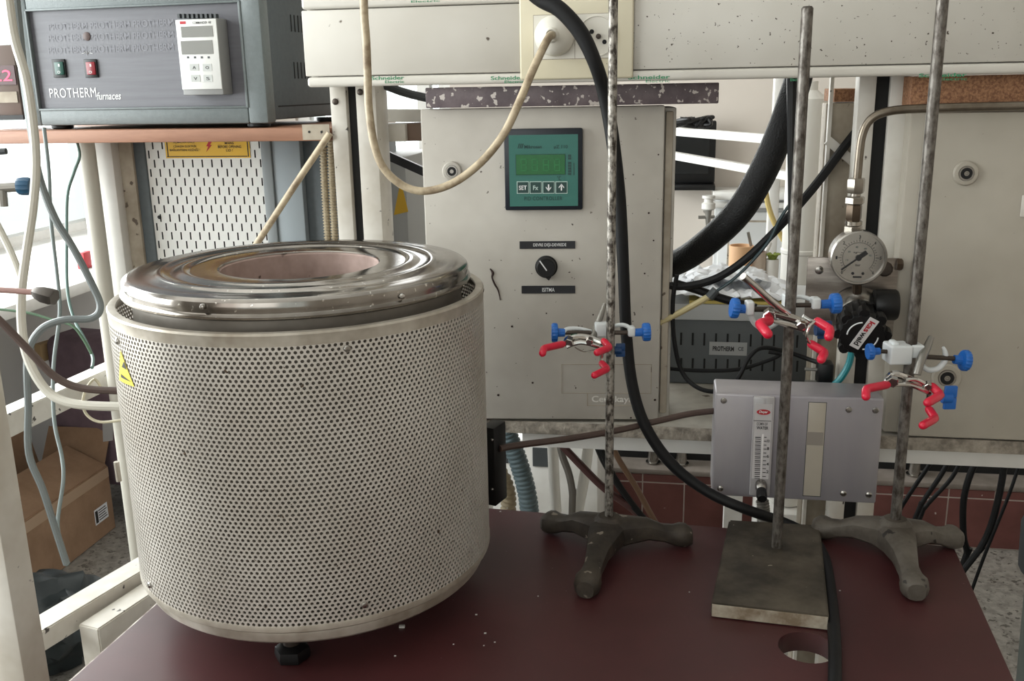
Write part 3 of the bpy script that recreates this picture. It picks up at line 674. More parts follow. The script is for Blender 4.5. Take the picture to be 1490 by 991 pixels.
pts = [at(x, y, d) for (x, y), d in zip(cc, yy)] + [PLUGEND]
solo('mains_cable', MB().tube(pts, .0048, 12), m_creamcable, 'dirty cream cable looping down from the round white plug', 'cable')

# shelf
sh = thing('rack_shelf', 'white painted rack shelf with crumbling chipboard front under the cabinets', 'shelf')
us = R.P(640, 620, 0).x; ue = R.P(1560, 650, 0).x; zs = W0(-.4662); th = .0175
part('board', MB(R).box(us, ue, .003, .34, zs-th, zs-.0005), mat('dusty_shelf_top', 'b5b0a6', .7, col2='8e887d', scale=8, specks='5a5046', speck_scale=50, speck_size=.28), sh)
part('front_edging', MB(R).box(us, ue, -.001, .0028, zs-th-.001, zs, .0012), m_concrete, sh, 'crumbling pitted front edge')
uq = R.P(760, 640, .02).x
part('support_beam', MB(R).box(uq, ue, .02, .05, zs-th-.0285, zs-th-.0005, .0012), m_white, sh)
# right-hand cabinet
rc = thing('wall_cabinet', 'large cream steel cabinet with two round locks at right', 'cabinet')
a0 = R.P(1322, 200, .008).x; a1 = R.P(1346, 200, -.004).x; zt = R.P(1420, 163, -.004).z; zb = R.P(1420, 639, -.004).z; ue2 = ue
part('cabinet_body', MB(R).box(a0, ue2, .009, .22, max(zb, zs+.001), zt+.004, .003), m_panel2, rc)
d2 = part('door', MB(R).box(a1, ue2-.002, -.004, .0085, max(zb, zs+.002), zt, .003), m_panel2, rc)
lockset(R, 1405, 252, -.0042, 16, d2); lockset(R, 1377, 549, -.0042, 19, d2)
part('hinge_plate', PR(R, 1306, 345, 1319, 420, .028, .034, .001), m_post, rc)
part('handle_plate', PR(R, 1486, 284, 1500, 316, -.006, -.0042, .001), m_post, d2)
ob = R.rect(1326, 118, 1540, 147, -.012)
solo('chipboard_sheet', MB(R).box(ob[0], ob[1]+.02, -.012, .2, zt+.006, zl-.0005, .001), m_osb, 'raw brown chipboard panel lying on the cream cabinet', 'board')
ob = R.rect(1211, 129, 1246, 148, .12)
so2 = thing('side_panel_post', 'brown grey steel post behind the pressure gauge uprights', 'post')
part('post', MB(R).box(R.P(1196, 250, .1).x, R.P(1243, 250, .1).x, .1, .14, .001, ob[2]-.001, .002), m_postside, so2)
part('post_flange', MB(R).box(R.P(1205, 180, .085).x, R.P(1210, 180, .085).x, .085, .099, .001, W0(.02)), m_post, so2)
part('gusset', MB().bar(R.at(1204, 204, .09), R.at(1242, 236, .09), .008, .012), m_post, so2)
solo('chipboard_offcut', MB(R).box(ob[0], ob[1], .1, .2, ob[2], ob[3], .001), m_osb, 'small raw chipboard edge above the brown grey post', 'board')

# ================================================================== REGULATOR + GAUGE + PIPE
rg = thing('pressure_regulator', 'gas pressure regulator with round gauge and black hand knob on steel plate', 'regulator')
GV = -.002
part('mounting_plate', PR(R, 1172, 375, 1304, 489, GV, GV+.003, .001), mat('brushed_plate_steel', '9a938c', .3, .9, col2='6f6862', scale=8, stretch=(1, 1, 8)), rg)
screw(R, 1192, 393, GV-.0002, 6, rg)
screw(R, 1287, 391, GV-.0002, 10.5, rg, m_thread, 'bolt', .007)
p = R.at(1247, 452, GV); ax = (-R.V*.97+Vector((0, 0, -.20))-R.U*.06).normalized()
part('regulator_body', MB().lathe([(.034, 0), (.034, .012), (.031, .026), (.0285, .03)], p, ax, 40), m_steel, rg)
kp = p+ax*.03
knob = part('hand_knob', MB().lathe([(.0275, 0), (.0285, .004), (.0275, .02), (.026, .026), (.029, .029), (.030, .04), (.0275, .045), (.018, .046), (.0001, .046)], kp, ax, 40, gear=.06), m_black, rg)
b = MB()
X0 = ax.cross(Vector((0, 0, 1))).normalized()*-1; 
if X0.x < 0: X0 = -X0
Y0 = -(ax.cross(X0)); 
if Y0.z < 0: Y0 = -Y0
for k_ in range(8):
    a = 2*PI*k_/8; c_ = kp+ax*.036+(X0*math.cos(a)+Y0*math.sin(a))*.0285
    b.lathe([(.0065, -.008), (.0075, 0), (.0065, .008)], c_, ax, 10)
part('grip_lobes', b, m_black, knob)
fc = kp+ax*.0466
for a0_, a1_ in ((95, 175), (-85, -5)):
    part('face_mark', MB().tube([fc+(X0*math.cos(math.radians(a))+Y0*math.sin(math.radians(a)))*.0185 for a in range(a0_, a1_+1, 10)], .0009, 6), m_ink_white, knob)
ta = math.radians(-118); TX = X0*math.cos(ta)+Y0*math.sin(ta); TY = -X0*math.sin(ta)+Y0*math.cos(ta)
def slab(o, X, Y, Zv, hw, hh, th_):
    return MB().poly([o-X*hw-Y*hh, o+X*hw-Y*hh, o+X*hw+Y*hh, o-X*hw+Y*hh], Zv*th_)
pl_ = part('name_plate', slab(fc+X0*.0015+Y0*.004, TX, TY, ax, .0225, .0062, .001), mat('silver_label', 'd6d3d2', .4), knob, 'white lettered label across the black knob')
letter3('kas', fc+X0*.0015+Y0*.004+ax*.0013-TX*.0105, TX, TY, .016, .0075, m_ink_red, pl_, .03)
letter3('weld', fc+X0*.0015+Y0*.004+ax*.0013+TX*.0082, TX, TY, .020, .0075, m_ink_black, pl_, .03)
p2 = R.at(1271, 443, -.03)
part('side_port', MB().lathe([(.019, 0), (.020, .002), (.020, .026), (.018, .029), (.0001, .029)], p2, R.U, 28), m_black, rg)
part('end_bolt', MB().lathe([(.0085, 0), (.0085, .006), (.006, .008)], R.at(1304, 385, -.0), R.U, 6), m_brassdk, rg)
gp = R.at(1248, 374, -.062); gr = .0325
gg = part('gauge_case', MB().lathe([(gr*.9, -.026), (gr, -.02), (gr, .004), (gr*1.03, .005), (gr*1.03, .009), (gr*.99, .0105), (gr*.93, .0105), (gr*.92, .006)], gp, -R.V, 48), m_steel, rg, 'round steel pressure gauge')
fcp = gp-R.V*.0062
dial = part('dial', MB().lathe([(gr*.925, 0), (gr*.925, .0006)], gp-R.V*.005, -R.V, 48), m_dial, gg)
def pol(a, r_): return fcp+(R.U*math.cos(math.radians(a))+R.Z*math.sin(math.radians(a)))*r_
b = MB()
for i in range(31):
    a = 225-270*i/30; L_ = .004 if i % 5 == 0 else .0018; b.bar(pol(a, gr*.62), pol(a, gr*.62+L_), .0005, .0003, upv=R.V)
part('tick_marks', b, m_ink_black, gg)
part('scale_arc', MB().tube([pol(a, gr*.58) for a in range(225, -46, -9)], .00025, 5, cap=False), m_ink_black, gg)
for i in range(0, 7):
    a = 225-270*i/6; letter3(str(i), pol(a, gr*.80), R.U, R.Z, .0022, .0038, m_ink_black, gg, .02)
for i in range(1, 6):
    a = 225-270*i/6+12; letter3(str(i*15), pol(a, gr*.42), R.U, R.Z, .003, .0022, m_ink_grey, gg)
letter3('kg/cm²', fcp+R.Z*.0065, R.U, R.Z, .012, .0028, m_ink_black, gg); letter3('bar', fcp-R.Z*.009, R.U, R.Z, .006, .003, m_ink_black, gg)
for dx in (-.0055, .0065): part('dial_dot', MB().lathe([(.0018, 0), (.0018, .0003)], fcp-R.Z*.0195+R.U*dx, -R.V, 12), m_ink_black, gg)
part('dial_stamp', slab(fcp-R.Z*.024, R.U, R.Z, -R.V, .005, .0011, .0003), m_ink_black, gg)
nd = part('needle', MB().bar(pol(218, gr*.76)-R.V*.001, pol(38, gr*.2)-R.V*.001, .0016, .0006, upv=R.V).bar(pol(38, gr*.0)-R.V*.0012, pol(38, gr*.36)-R.V*.0012, .0050, .0006, upv=R.V), m_ink_black, gg)
part('needle_hub', MB().lathe([(.0038, 0), (.0034, .0022), (.0001, .0024)], fcp-R.V*.0005, -R.V, 16), m_ink_black, gg)
part('gauge_neck', MB().tube([R.at(1247, 405, -.055), R.at(1247, 425, -.045)], .006, 10, smooth=False), m_brassdk, gg)
# pipe with nuts
pi_ = thing('gas_pipe', 'bent metal gas pipe with hexagonal fittings above the gauge', 'pipe')
PVv = -.045
pts = [R.at(x, y, PVv) for x, y in ((1560, 152.5), (1440, 155), (1380, 156.5), (1320, 159), (1296, 161.5), (1277, 167), (1263, 178), (1255, 195), (1251, 218), (1247, 262))]
part('tube', MB().tube(pts, .0053, 14), m_copper, pi_)
for x, y0, y1, r, m, n in ((1246.5, 259, 281, .0108, m_brass, 6), (1245, 281, 286, .0062, m_brass, 12), (1244.5, 286, 297, .0118, m_brass, 6), (1243.5, 297, 321, .0098, m_brassdk, 6), (1242.5, 321, 328, .0102, m_brass, 14), (1242, 328, 340, .0112, m_brass, 6)):
    a, c_ = R.at(x, y1, PVv), R.at(x, y0, PVv); L_ = c_.z-a.z
    part('fitting', MB().lathe([(r*.88, 0), (r, L_*.12), (r, L_*.88), (r*.88, L_)], Vector((c_.x, c_.y, a.z)), n=n), m, pi_)

# ================================================================== FLOW METER PANEL
fm = thing('flow_meter_box', 'brushed steel box with clear vertical flow meter hanging from the rack', 'flow meter')
FV = -.085
fu0, fu1, fw0, fw1 = R.rect(1041, 575, 1285, 728, FV); fu0 = R.P(1038, 645, FV).x; fu1 = R.P(1281, 655, FV).x
fw1 = R.P(1160, 576, FV).z; fw0 = R.P(1160, 727.5, FV).z
m_brush = mat('brushed_aluminium', 'a5a1a4', .4, .45, col2='98949a', scale=10, stretch=(1, 1, .2))
bx = part('steel_case', MB(R).box(fu0, fu1, FV, -.02, fw0, fw1, .003, 3), m_brush, fm)
for x, y in ((1053, 583), (1048, 711), (1235, 596), (1274, 597), (1227, 718), (1264, 720)): screw(R, x, y, FV-.0001, 4.4, bx)
part('slot_outline', PR(R, 1172, 585, 1198.8, 723, FV-.0003, FV+.001, .0004), m_darkgrey, bx)
part('slot', PR(R, 1173, 586, 1198, 722, FV-.0006, FV+.001, .0004), mat('cream_inlay', 'b9b2a5', .35, col2='aaa294', scale=4), bx, 'cream strip let into the steel front')
part('slot_band', PR(R, 1173.5, 629, 1198, 648, FV-.0009, FV-.0005), mat('grey_inlay_band', '8f8880', .5), bx)
mb_ = part('flow_meter', PR(R, 1093.5, 578.5, 1124, 722, FV-.009, FV-.0002, .0015), mat('clear_acrylic_body', 'a9a6a7', .12, spec=.8), fm, 'clear acrylic flow meter with black scale')
part('scale_plate', PR(R, 1096.5, 588, 1121, 697, FV-.0095, FV-.0088), mat('pale_scale', 'c2bfc0', .4), mb_)
p = R.at(1111, 599.8, FV-.0097); b = MB()
b.poly([p+R.U*.0085*math.cos(a)+R.Z*.0036*math.sin(a) for a in [2*PI*k_/24 for k_ in range(24)]], -R.V*.0003); part('logo_oval', b, m_ink_red, mb_)
letter('Dwyer', R, 1104.5, 597.5, 1117.5, 602.4, FV-.0102, m_ink_white, mb_, shear=.3, weight=.03)
letter('CC/MIN OF', R, 1101, 615, 1117, 619, FV-.0098, m_ink_black, mb_); letter('WATER', R, 1101, 620.5, 1118, 625, FV-.0098, m_ink_black, mb_, weight=.02)
part('scale_mark', PR(R, 1096.5, 612.2, 1122, 612.9, FV-.0099, FV-.0094), m_ink_black, mb_)
b = MB(R)
for i in range(11):
    y = 636+i*5.7; prect(b, R, 1099-i*.12, y, 1107-i*.12, y+1.1, FV-.0099, FV-.0094); prect(b, R, 1110.5-i*.12, y, 1115.5-i*.12, y+.9, FV-.0099, FV-.0094)
    prect(b, R, 1099-i*.12, y+2.8, 1107-i*.12, y+3.5, FV-.0099, FV-.0094)
part('scale_marks', b, m_ink_black, mb_)
for i, s_ in enumerate(('10', '8', '6', '4', '2')): letter(s_, R, 1116-i*.3, 639.5+i*11.2, 1119.6-i*.3, 643.8+i*11.2, FV-.0099, m_ink_black, mb_, weight=.02)
part('flow_tube', PR(R, 1107.2, 632, 1110.4, 697, FV-.0105, FV-.0094, .0006), mat('pale_tube', 'd8d6d6', .2), mb_)
p = R.at(1107, 703, FV-.009); vax = (-R.V+Vector((0, 0, -.35))).normalized()
vk = part('valve', MB().lathe([(.0068, 0), (.0076, .003), (.0076, .009), (.0066, .012), (.006, .014)], p, vax, 18), m_steel, fm)
part('valve_knob', MB().lathe([(.0055, .012), (.0066, .015), (.007, .027), (.006, .03), (.0001, .03)], p, vax, 18, gear=.08), m_black, vk, 'black needle valve knob')
part('outlet_hose', MB().tube([R.at(1109, 728, -.05), R.at(1111, 748, -.05), R.at(1112, 790, -.04)], .0085, 12, ripple=(.003, .0006)), m_grey_rod, fm)

# ================================================================== CABLES
def cable(name, label, pts, r, m, cat='cable', n=10, **kw):
    return solo(name, MB().tube(pts, r, n, **kw), m, label, cat)
A = lambda L: [at(x, y, d) for x, y, d in L]
tb = lambda x, y, r=.007: onz(x, y, TZ+r)
pts = A([(745, -40, 1.20), (783, -4, 1.19), (815, 14, 1.18), (845, 48, 1.175), (866, 92, 1.175), (879, 135, 1.185), (891, 200, 1.19), (901, 290, 1.19), (907, 390, 1.19), (911, 480, 1.19), (920, 560, 1.185), (940, 622, 1.175), (978, 676, 1.165), (1030, 716, 1.15), (1085, 741, 1.135)]) + [tb(1140, 760), tb(1178, 780), tb(1198, 808), tb(1207, 850), tb(1213, 910), tb(1215, 970), tb(1212, 1040), tb(1208, 1100)]
cable('power_cable', 'thick black cable running down past the thin rod and over the table', pts, [.0095]*4+[.0085]*4+[.0075]*5+[.0068]*2+[.0066]*8, m_rubber, n=14)
cable('braided_hose', 'fat black rubber hose rising behind the controller cabinet', [R.at(x, y, v) for x, y, v in ((925, 402, .16), (985, 382, .125), (1030, 352, .085), (1075, 308, .055), (1108, 254, .055), (1134, 196, .055), (1152, 145, .055), (1163, 108, .055), (1170, 60, .055))], [.0185, .0185, .019, .0195, .0195, .019, .0185, .018, .018], m_hose, 'hose', n=20)
cable('flat_cable', 'black cable hanging straight down behind the plate stand rod', [R.at(x, y, .02) for x, y in ((1153, 100), (1152, 200), (1152, 300), (1150, 400), (1148, 470))], [.0075, .006, .005, .0025, .0015], m_black)
cable('taped_cable', 'black taped cable slanting down to the controller cabinet', [R.at(x, y, v) for x, y, v in ((1250, 186, .085), (1225, 218, .08), (1182, 275, .06), (1130, 334, .04), (1080, 381, .035), (1035, 408, .035), (985, 417, .035), (955, 405, .04))], [.006, .0062, .0062, .0058, .0056, .0056, .0056, .0056], m_rubber)
tl = thing('tube_joint', 'yellowed plastic tube joined to a thin dark wire', 'tube')
part('wire', MB().tube([R.at(x, y, .03) for x, y in ((1150, 296), (1133, 322), (1118, 352), (1085, 390), (1060, 412), (1042, 424))], .0022, 8), mat('dark_teal_wire', '24363a', .4), tl)
part('clip', MB().tube([R.at(1042, 422, .028), R.at(1032, 433, .028)], .0065, 10, smooth=False), m_darkgrey, tl)
part('tube', MB().tube([R.at(1034, 430, .03), R.at(1000, 449, .03), R.at(960, 470, .03)], .0045, 10), mat('yellowed_tube', 'b5a77c', .35), tl)
cable('stub_cable', 'short black cable ending behind the left blue clamp knob', [R.at(x, y, .045) for x, y in ((985, 413), (1015, 422), (1050, 434), (1100, 448))], .0058, m_rubber)
cable('loop_cable', 'thin black flex hanging in a loop behind the flow meter box', [R.at(x, y, v) for x, y, v in ((985, 400, .03), (979, 440, .03), (981, 495, .03), (992, 540, .03), (1015, 564, .02), (1045, 569, .02), (1072, 553, .03), (1090, 520, .04), (1110, 506, .05), (1145, 512, .06), (1180, 524, .06), (1208, 534, .03))], .0032, m_rubber)
cable('flex_cable', 'thin black flex lying along the shelf beside the controller cabinet', [R.at(x, y, v) for x, y, v in ((950, 534, .09), (1010, 539, .09), (1070, 538, .09), (1110, 527, .09), (1135, 516, .085), (1118, 512, .085))], .003, m_rubber)
pk = thing('loose_plug', 'black two pin mains plug lying loose on the shelf', 'plug')
part('plug_body', PR(R, 1190, 530, 1213, 569, .02, .045, .003), m_black, pk)
for y in (538, 556): part('pin', MB().tube([R.at(1191, y, .032), R.at(1171, y-1, .032)], .0022, 10, smooth=False), m_grey_rod, pk)
cable('gas_tube', 'teal plastic tube curving down from the black knob', [R.at(x, y, v) for x, y, v in ((1241, 480, .0), (1240, 505, -.005), (1235, 530, -.005), (1222, 552, -.005), (1205, 567, -.005), (1190, 575, .0), (1175, 590, .01))], .0045, m_teal, 'tube')
pts = [B2.at(727, 653, .012)] + A([(760, 647, 1.10), (830, 638, 1.13), (900, 626, 1.17), (960, 612, 1.19), (1005, 602, 1.20), (1050, 597, 1.21)])
cable('furnace_lead', 'brown lead running from the furnace connection box to the steel box', pts, .0042, m_brown)
# cables under the shelf
for (lab, m, r, L) in (
    ('dark red cable slanting down beneath the shelf', mat('dark_red_cable', '50302e', .5), .0065, [(800, 628, 1.5), (815, 645, 1.5), (850, 682, 1.5), (880, 711, 1.5), (920, 740, 1.5), (960, 775, 1.5)]),
    ('grey cable sagging beside the white pipes', mat('grey_cable', '6f6a63', .5), .0062, [(812, 630, 1.52), (818, 662, 1.52), (828, 690, 1.52), (833, 720, 1.52), (832, 760, 1.52)]),
    ('black twin cable slanting behind the thin rod', m_black, .005, [(862, 630, 1.5), (875, 665, 1.5), (895, 700, 1.5), (920, 735, 1.5), (950, 770, 1.5)]),
    ('dark grey cable nearest the brown one beneath the shelf', m_rubber, .005, [(868, 632, 1.48), (882, 672, 1.48), (905, 712, 1.48), (935, 752, 1.48), (960, 780, 1.48)]),
    ('brown cable furthest right beneath the shelf', mat('tan_cable', '7c5f48', .5), .005, [(888, 640, 1.5), (900, 668, 1.5), (925, 708, 1.5), (945, 745, 1.5), (965, 780, 1.5)])):
    q = A(L); e = q[-1]; d_ = e-q[-2]; cable('under_shelf_cable', lab, q+[e+d_*((e.z-.006)/-d_.z)], r, m)
for (lab, m, r, L) in (('blue grey corrugated hose beneath the shelf', m_blueconduit, .0165, [(725, 600, 1.6), (738, 630, 1.6), (752, 665, 1.6), (764, 705, 1.6), (770, 740, 1.6), (775, 800, 1.6)]),
                       ('beige corrugated hose behind the furnace connection box', m_conduit, .0125, [(722, 680, 1.5), (734, 700, 1.5), (740, 725, 1.5), (738, 760, 1.5), (735, 800, 1.5)])):
    q = A(L); e = q[-1]; solo('corrugated_hose', MB().tube(q+[Vector((e.x, e.y, .3)), Vector((e.x, e.y, .002))], r, 14, ripple=(.0075, .0011)), m, lab, 'hose')
for lab, L in (('upright white plastic pipe beneath the shelf', [(803, 620, 1.9), (806, 690, 1.9), (811, 800, 1.9)]), ('leaning white plastic pipe beneath the shelf', [(860, 620, 1.9), (851, 690, 1.9), (836, 800, 1.9)])):
    q = A(L); e = q[-1]; solo('plastic_pipe', MB().tube(q+[Vector((e.x, e.y, .002))], .0115, 16), m_pipe, lab, 'pipe', 'white pipes beneath the shelf')
for i, (lab, L, r) in enumerate((('leftmost black cable under the cream cabinet', [(1372, 650, 1.7), (1350, 680, 1.7), (1310, 740, 1.7), (1290, 780, 1.7)], .004),
     ('second black cable from left under the cream cabinet', [(1392, 650, 1.65), (1370, 690, 1.65), (1340, 735, 1.65), (1325, 770, 1.65)], .0045),
     ('third black cable from left under the cream cabinet', [(1408, 650, 1.7), (1385, 695, 1.7), (1345, 740, 1.7), (1330, 775, 1.7)], .004),
     ('thick black cable bending behind the table corner', [(1430, 655, 1.6), (1412, 690, 1.6), (1402, 730, 1.6), (1402, 780, 1.6), (1407, 805, 1.6), (1398, 830, 1.6)], .0058),
     ('thick black cable falling to the right of the table', [(1464, 655, 1.55), (1456, 710, 1.55), (1442, 765, 1.55), (1425, 800, 1.55), (1400, 832, 1.55)], .0058),
     ('thin black cable furthest right under the cream cabinet', [(1490, 655, 1.6), (1470, 715, 1.6), (1450, 765, 1.6), (1430, 815, 1.6), (1410, 870, 1.6)], .003))):
    q = A(L); e = q[-1]; d_ = e-q[-2]; cable('hanging_cable', lab, q+[e+d_*((e.z-.006)/-d_.z)], r, m_rubber)

# ================================================================== BENEATH: tiled plinth, bench legs
PLV = loc(R, onz(1450, 800, -1.36)).y; PZ = W0(-1.167)
pth = bpy.data.objects.new('trim_1', None); C.objects.link(pth); pth['kind'] = 'structure'
pu0, pu1 = -.12, 2.35
part('core', MB(R).box(pu0, pu1, PLV+.0025, PLV+.5, .001, PZ-.004), m_grout, pth)
part('ledge', MB(R).box(pu0, pu1, PLV-.004, PLV+.5, PZ-.004, PZ+.012, .003), mat('grey_ledge', '857c75', .6, col2='70675f', scale=10), pth)
tw = .1285; tile_me = None; n_t = int((pu1-pu0)/tw)
for i in range(n_t):
    a = pu0+i*tw
    for (z0, z1) in ((.004, PZ-.035), (PZ-.031, PZ-.006)):
        part('tile', MB(R).box(a+.002, a+tw-.002, PLV, PLV+.0022, z0, z1, .001, 1), m_tile, pth)
for x in (950, 991, 1330):
    p = R.at(x, 688, PLV+.05); part('bench_leg', MB().lathe([(.022, PZ+.0125-p.z), (.0235, PZ+.018-p.z), (.017, PZ+.02-p.z), (.017, .16)], p, n=16), m_steel, pth)
part('ledge_shade', MB(R).box(pu0+.02, pu1, PLV+.09, PLV+.16, PZ+.0125, W0(-.84)), m_slot, pth)  # black box standing in for the shade above the ledge
# white low cupboard seen under the shelf, left
cup = thing('low_cupboard', 'white low cupboard with dark window seen beneath the shelf', 'cupboard')
V3 = 1.05
a, c_ = R.P(690, 700, V3).x, R.P(905, 700, V3).x; c_ = R.P(870, 700, V3).x
part('cupboard_body', MB(R).box(a, c_, V3, V3+.4, .002, R.P(760, 640, V3).z, .004), m_white, cup)
part('dark_window', PR(R, 775, 652, 798, 679, V3-.004, V3-.0002), m_darkgrey, cup)
part('dark_window', PR(R, 735, 652, 739, 674, V3-.004, V3-.0002), m_darkgrey, cup)
# bin at right
bn = thing('waste_bin', 'grey green waste bin with a pink bag at the right edge', 'bin')
bc = at(1622, 800, 1.45); bc.z = 0
part('bin_body', MB().lathe([(.10, .002), (.112, .15), (.127, .62), (.13, .625)], Vector((bc.x, bc.y, 0)), n=32), m_bin, bn)
part('bin_rim', MB().lathe([(.128, .545), (.138, .548), (.141, .62), (.136, .632), (.12, .625)], Vector((bc.x, bc.y, 0)), n=32, capends=False), m_darkgrey, bn)
part('liner_bag', MB().lathe([(.1395, .552), (.1435, .56), (.1435, .585), (.141, .592)], Vector((bc.x, bc.y, 0)), n=16, a0=3.75, a1=4.05, capends=False), m_pinkbag, bn)

# ================================================================== BACK ROOM through the centre gap
# vented grey unit with papers
vu = thing('vented_unit', 'dark grey vented instrument casing behind the flow meter box', 'instrument')
VV = .21
vu0, vu1 = R.P(972, 500, VV).x, R.P(1186, 500, VV).x; vz1 = R.P(1080, 467, VV).z
part('casing', MB(R).box(vu0, vu1, VV, VV+.15, zs+.0005, vz1, .002), mat('vent_casing_grey', '5d6163', .55, col2='55595b', scale=10), vu)
vz2 = R.P(1080, 443, VV).z
part('lid', MB(R).box(vu0-.002, vu1+.002, VV-.004, VV+.16, vz1+.0004, vz2, .002), mat('pale_grey_lid', 'c3c5c6', .45), vu)
sl = None
for i in range(13):
    x = 991+i*16.9
    part('vent_slot', PR(R, x-1.4, 484+i*.4, x+1.4, 502+i*.4, VV-.0004, VV+.0004), m_slot, vu)
    part('vent_slot', PR(R, x-1.4, 521+i*.4, x+1.4, 538+i*.3, VV-.0004, VV+.0004), m_slot, vu)
np_ = part('name_plate', PR(R, 1032, 498, 1087, 517, VV-.0012, VV-.0006), mat('grey_name_plate', 'a5a6a6', .4), vu)
letter('PROTHERM', R, 1037, 504, 1068, 511, VV-.0015, m_ink_black, np_, weight=.03); letter('CE', R, 1074, 505, 1082, 510.5, VV-.0015, m_ink_black, np_)
solo('yellow_folder', MB(R).box(R.P(1003, 440, .21).x, R.P(1140, 440, .21).x, .208, .35, vz2+.0005, vz2+.005), mat('pale_yellow_card', 'd5c06a', .6), 'pale yellow folder under the crumpled papers', 'folder')
def crumpled(u0, u1, v0, v1, z, h, seed, n=14):
    rnd = random.Random(seed); b = MB(); g = [[b.bm.verts.new(R.W(u0+(u1-u0)*i/n+rnd.uniform(-.004, .004), v0+(v1-v0)*j/n+rnd.uniform(-.004, .004), z+h*rnd.random()*(.3+.7*math.sin(PI*i/n)**.4))) for j in range(n+1)] for i in range(n+1)]
    for i in range(n):
        for j in range(n): b.bm.faces.new((g[i][j], g[i+1][j], g[i+1][j+1], g[i][j+1]))
    me = b.mesh('paper_sheet', 25); return me
for i, (lab, a, c_, d, e, dz, h) in enumerate((('crumpled white paper lying on the yellow folder nearest the cabinet', 960, 1075, .20, .37, .006, .016), ('crumpled white paper lying nearest the plate stand rod', 1060, 1160, .205, .37, .006, .012), ('topmost crumpled white sheet on the paper pile', 1000, 1120, .26, .38, .022, .014))):
    me = crumpled(R.P(a, 420, d).x, R.P(c_, 420, d).x, d, e, vz2+dz, h, i)
    o = obj('paper_sheet', me, m_paper); tag(o, lab, 'paper', 'crumpled papers'); sm = o.modifiers.new('thickness', 'SOLIDIFY'); sm.thickness = .0006; sm.offset = 1
# white bench further back carrying cups
BV = .75
bt = W0(-.52)
sb = thing('side_bench', 'white bench behind the papers carrying cups', 'bench')
part('bench_top', MB(R).box(R.P(985, 400, BV).x, R.P(1180, 400, BV).x, BV, BV+.4, bt-.03, bt, .003), m_white, sb)
for uu, vv in ((R.P(1070, 650, BV+.05).x, BV+.05), (R.P(1140, 650, BV+.05).x, BV+.05), (R.P(1070, 650, BV+.35).x, BV+.35), (R.P(1140, 650, BV+.35).x, BV+.35)): part('leg', MB(R).box(uu-.02, uu+.02, vv-.02, vv+.02, .002, bt-.031), m_white, sb)
V5 = BV+.2
def cupthing(name, lab, cat, px, pyt, rpx, m, fill=None, depth=V5):
    p = R.at(px, pyt, depth); r = rpx*(p-EYE).length/FPX; h = p.z-bt
    t = thing(name, lab, cat)
    part('vessel', MB().lathe([(r*.86, .001), (r*.97, h*.3), (r, h), (r*.9, h), (r*.88, h*.5), (.0001, h*.45)], Vector((p.x, p.y, bt)), n=28, capends=False), m, t); return t, p, r
cupthing('ceramic_cup', 'peach ceramic cup standing behind the papers', 'cup', 1079, 357, 17, m_peach)
tt, p, r = cupthing('pencil_cup', 'small cup holding pens beside the peach cup', 'cup', 1104, 366, 11, mat('clear_cup', 'b9a99b', .3))
for i, (dx, dz, m) in enumerate(((-.012, .045, m_grey_rod), (.004, .03, m_ink_red), (.012, .02, m_white))):
    part('pen', MB().tube([Vector((p.x, p.y, bt+.09)), Vector((p.x+dx*2.2, p.y, p.z+dz))], .0035, 8, smooth=False), m, tt)
tt, p, r = cupthing('plant_pot', 'tiny white pot with a green plant behind the rod', 'plant', 1124, 377, 9, m_white)
b = MB()
for k_ in range(9):
    a = k_*2.4; b.tube([Vector((p.x, p.y, p.z-.02)), Vector((p.x+.008*math.cos(a), p.y+.008*math.sin(a), p.z+.008)), Vector((p.x+.018*math.cos(a), p.y+.018*math.sin(a), p.z+.012))], [.003, .004, .001], 6)
part('leaves', b, mat('plant_green', '7d8a3c', .6), tt)
# far lab bench with cupboards, monitor, shelves
LB = thing('lab_bench', 'pale grey laboratory bench with panelled cupboards at the far wall', 'bench')
LV = 1.75
lz1, lz0 = R.P(1020, 280, LV).z, R.P(1020, 291, LV).z
struct('wall_partition', MB(R).box(R.P(900, 200, LV+.17).x, UR, LV+.17, LV+.22, 0, H1), m_wall)
part('worktop', MB(R).box(.33, 1.75, LV, LV+.165, lz0, lz1, .003), m_white, LB)
lzb = R.P(1020, 304, LV).z; lza = R.P(1020, 296, LV).z
part('drawer_rail', MB(R).box(.33, 1.75, LV+.02, LV+.08, lzb, lza, .003), m_white, LB)
part('carcass', MB(R).box(.34, 1.74, LV+.06, LV+.16, .1, lz0-.002), m_lab, LB)
for i in range(5):
    a = .35+i*.275; dr = part('cupboard_door', MB(R).box(a, a+.26, LV+.04, LV+.0595, .15, lzb-.015, .003), m_lab, LB)
    part('panel_groove', MB(R).box(a+.03, a+.23, LV+.0385, LV+.041, .2, lzb-.04), m_postside, dr); part('panel', MB(R).box(a+.036, a+.224, LV+.037, LV+.0405, .206, lzb-.046), m_lab, dr)
tp = thing('lab_tap', 'white and chrome lab tap on the far bench front', 'tap')
p = R.at(1031, 296, LV-.03)
part('tap_head', MB().lathe([(.016, 0), (.021, .004), (.021, .02), (.014, .024), (.014, .034), (.02, .036), (.02, .044)], p-Vector((0, 0, .02)), n=16), m_white, tp)
part('spout', MB().tube([p-Vector((0, 0, .02)), p-Vector((0, 0, .045)), p-Vector((0, 0, .07))], [.011, .009, .006], 10), m_grey_rod, tp); part('lever', MB().tube([p+Vector((-.03, 0, -.042)), p+Vector((.02, 0, -.042))], .005, 8, smooth=False), m_grey_rod, tp)
part('pipe', MB().tube([p+Vector((0, 0, -.03)), p+Vector((0, .05, -.03))], .006, 8, smooth=False), m_grey_rod, tp)
mo = thing('monitor', 'black flat monitor standing on the far bench', 'monitor')
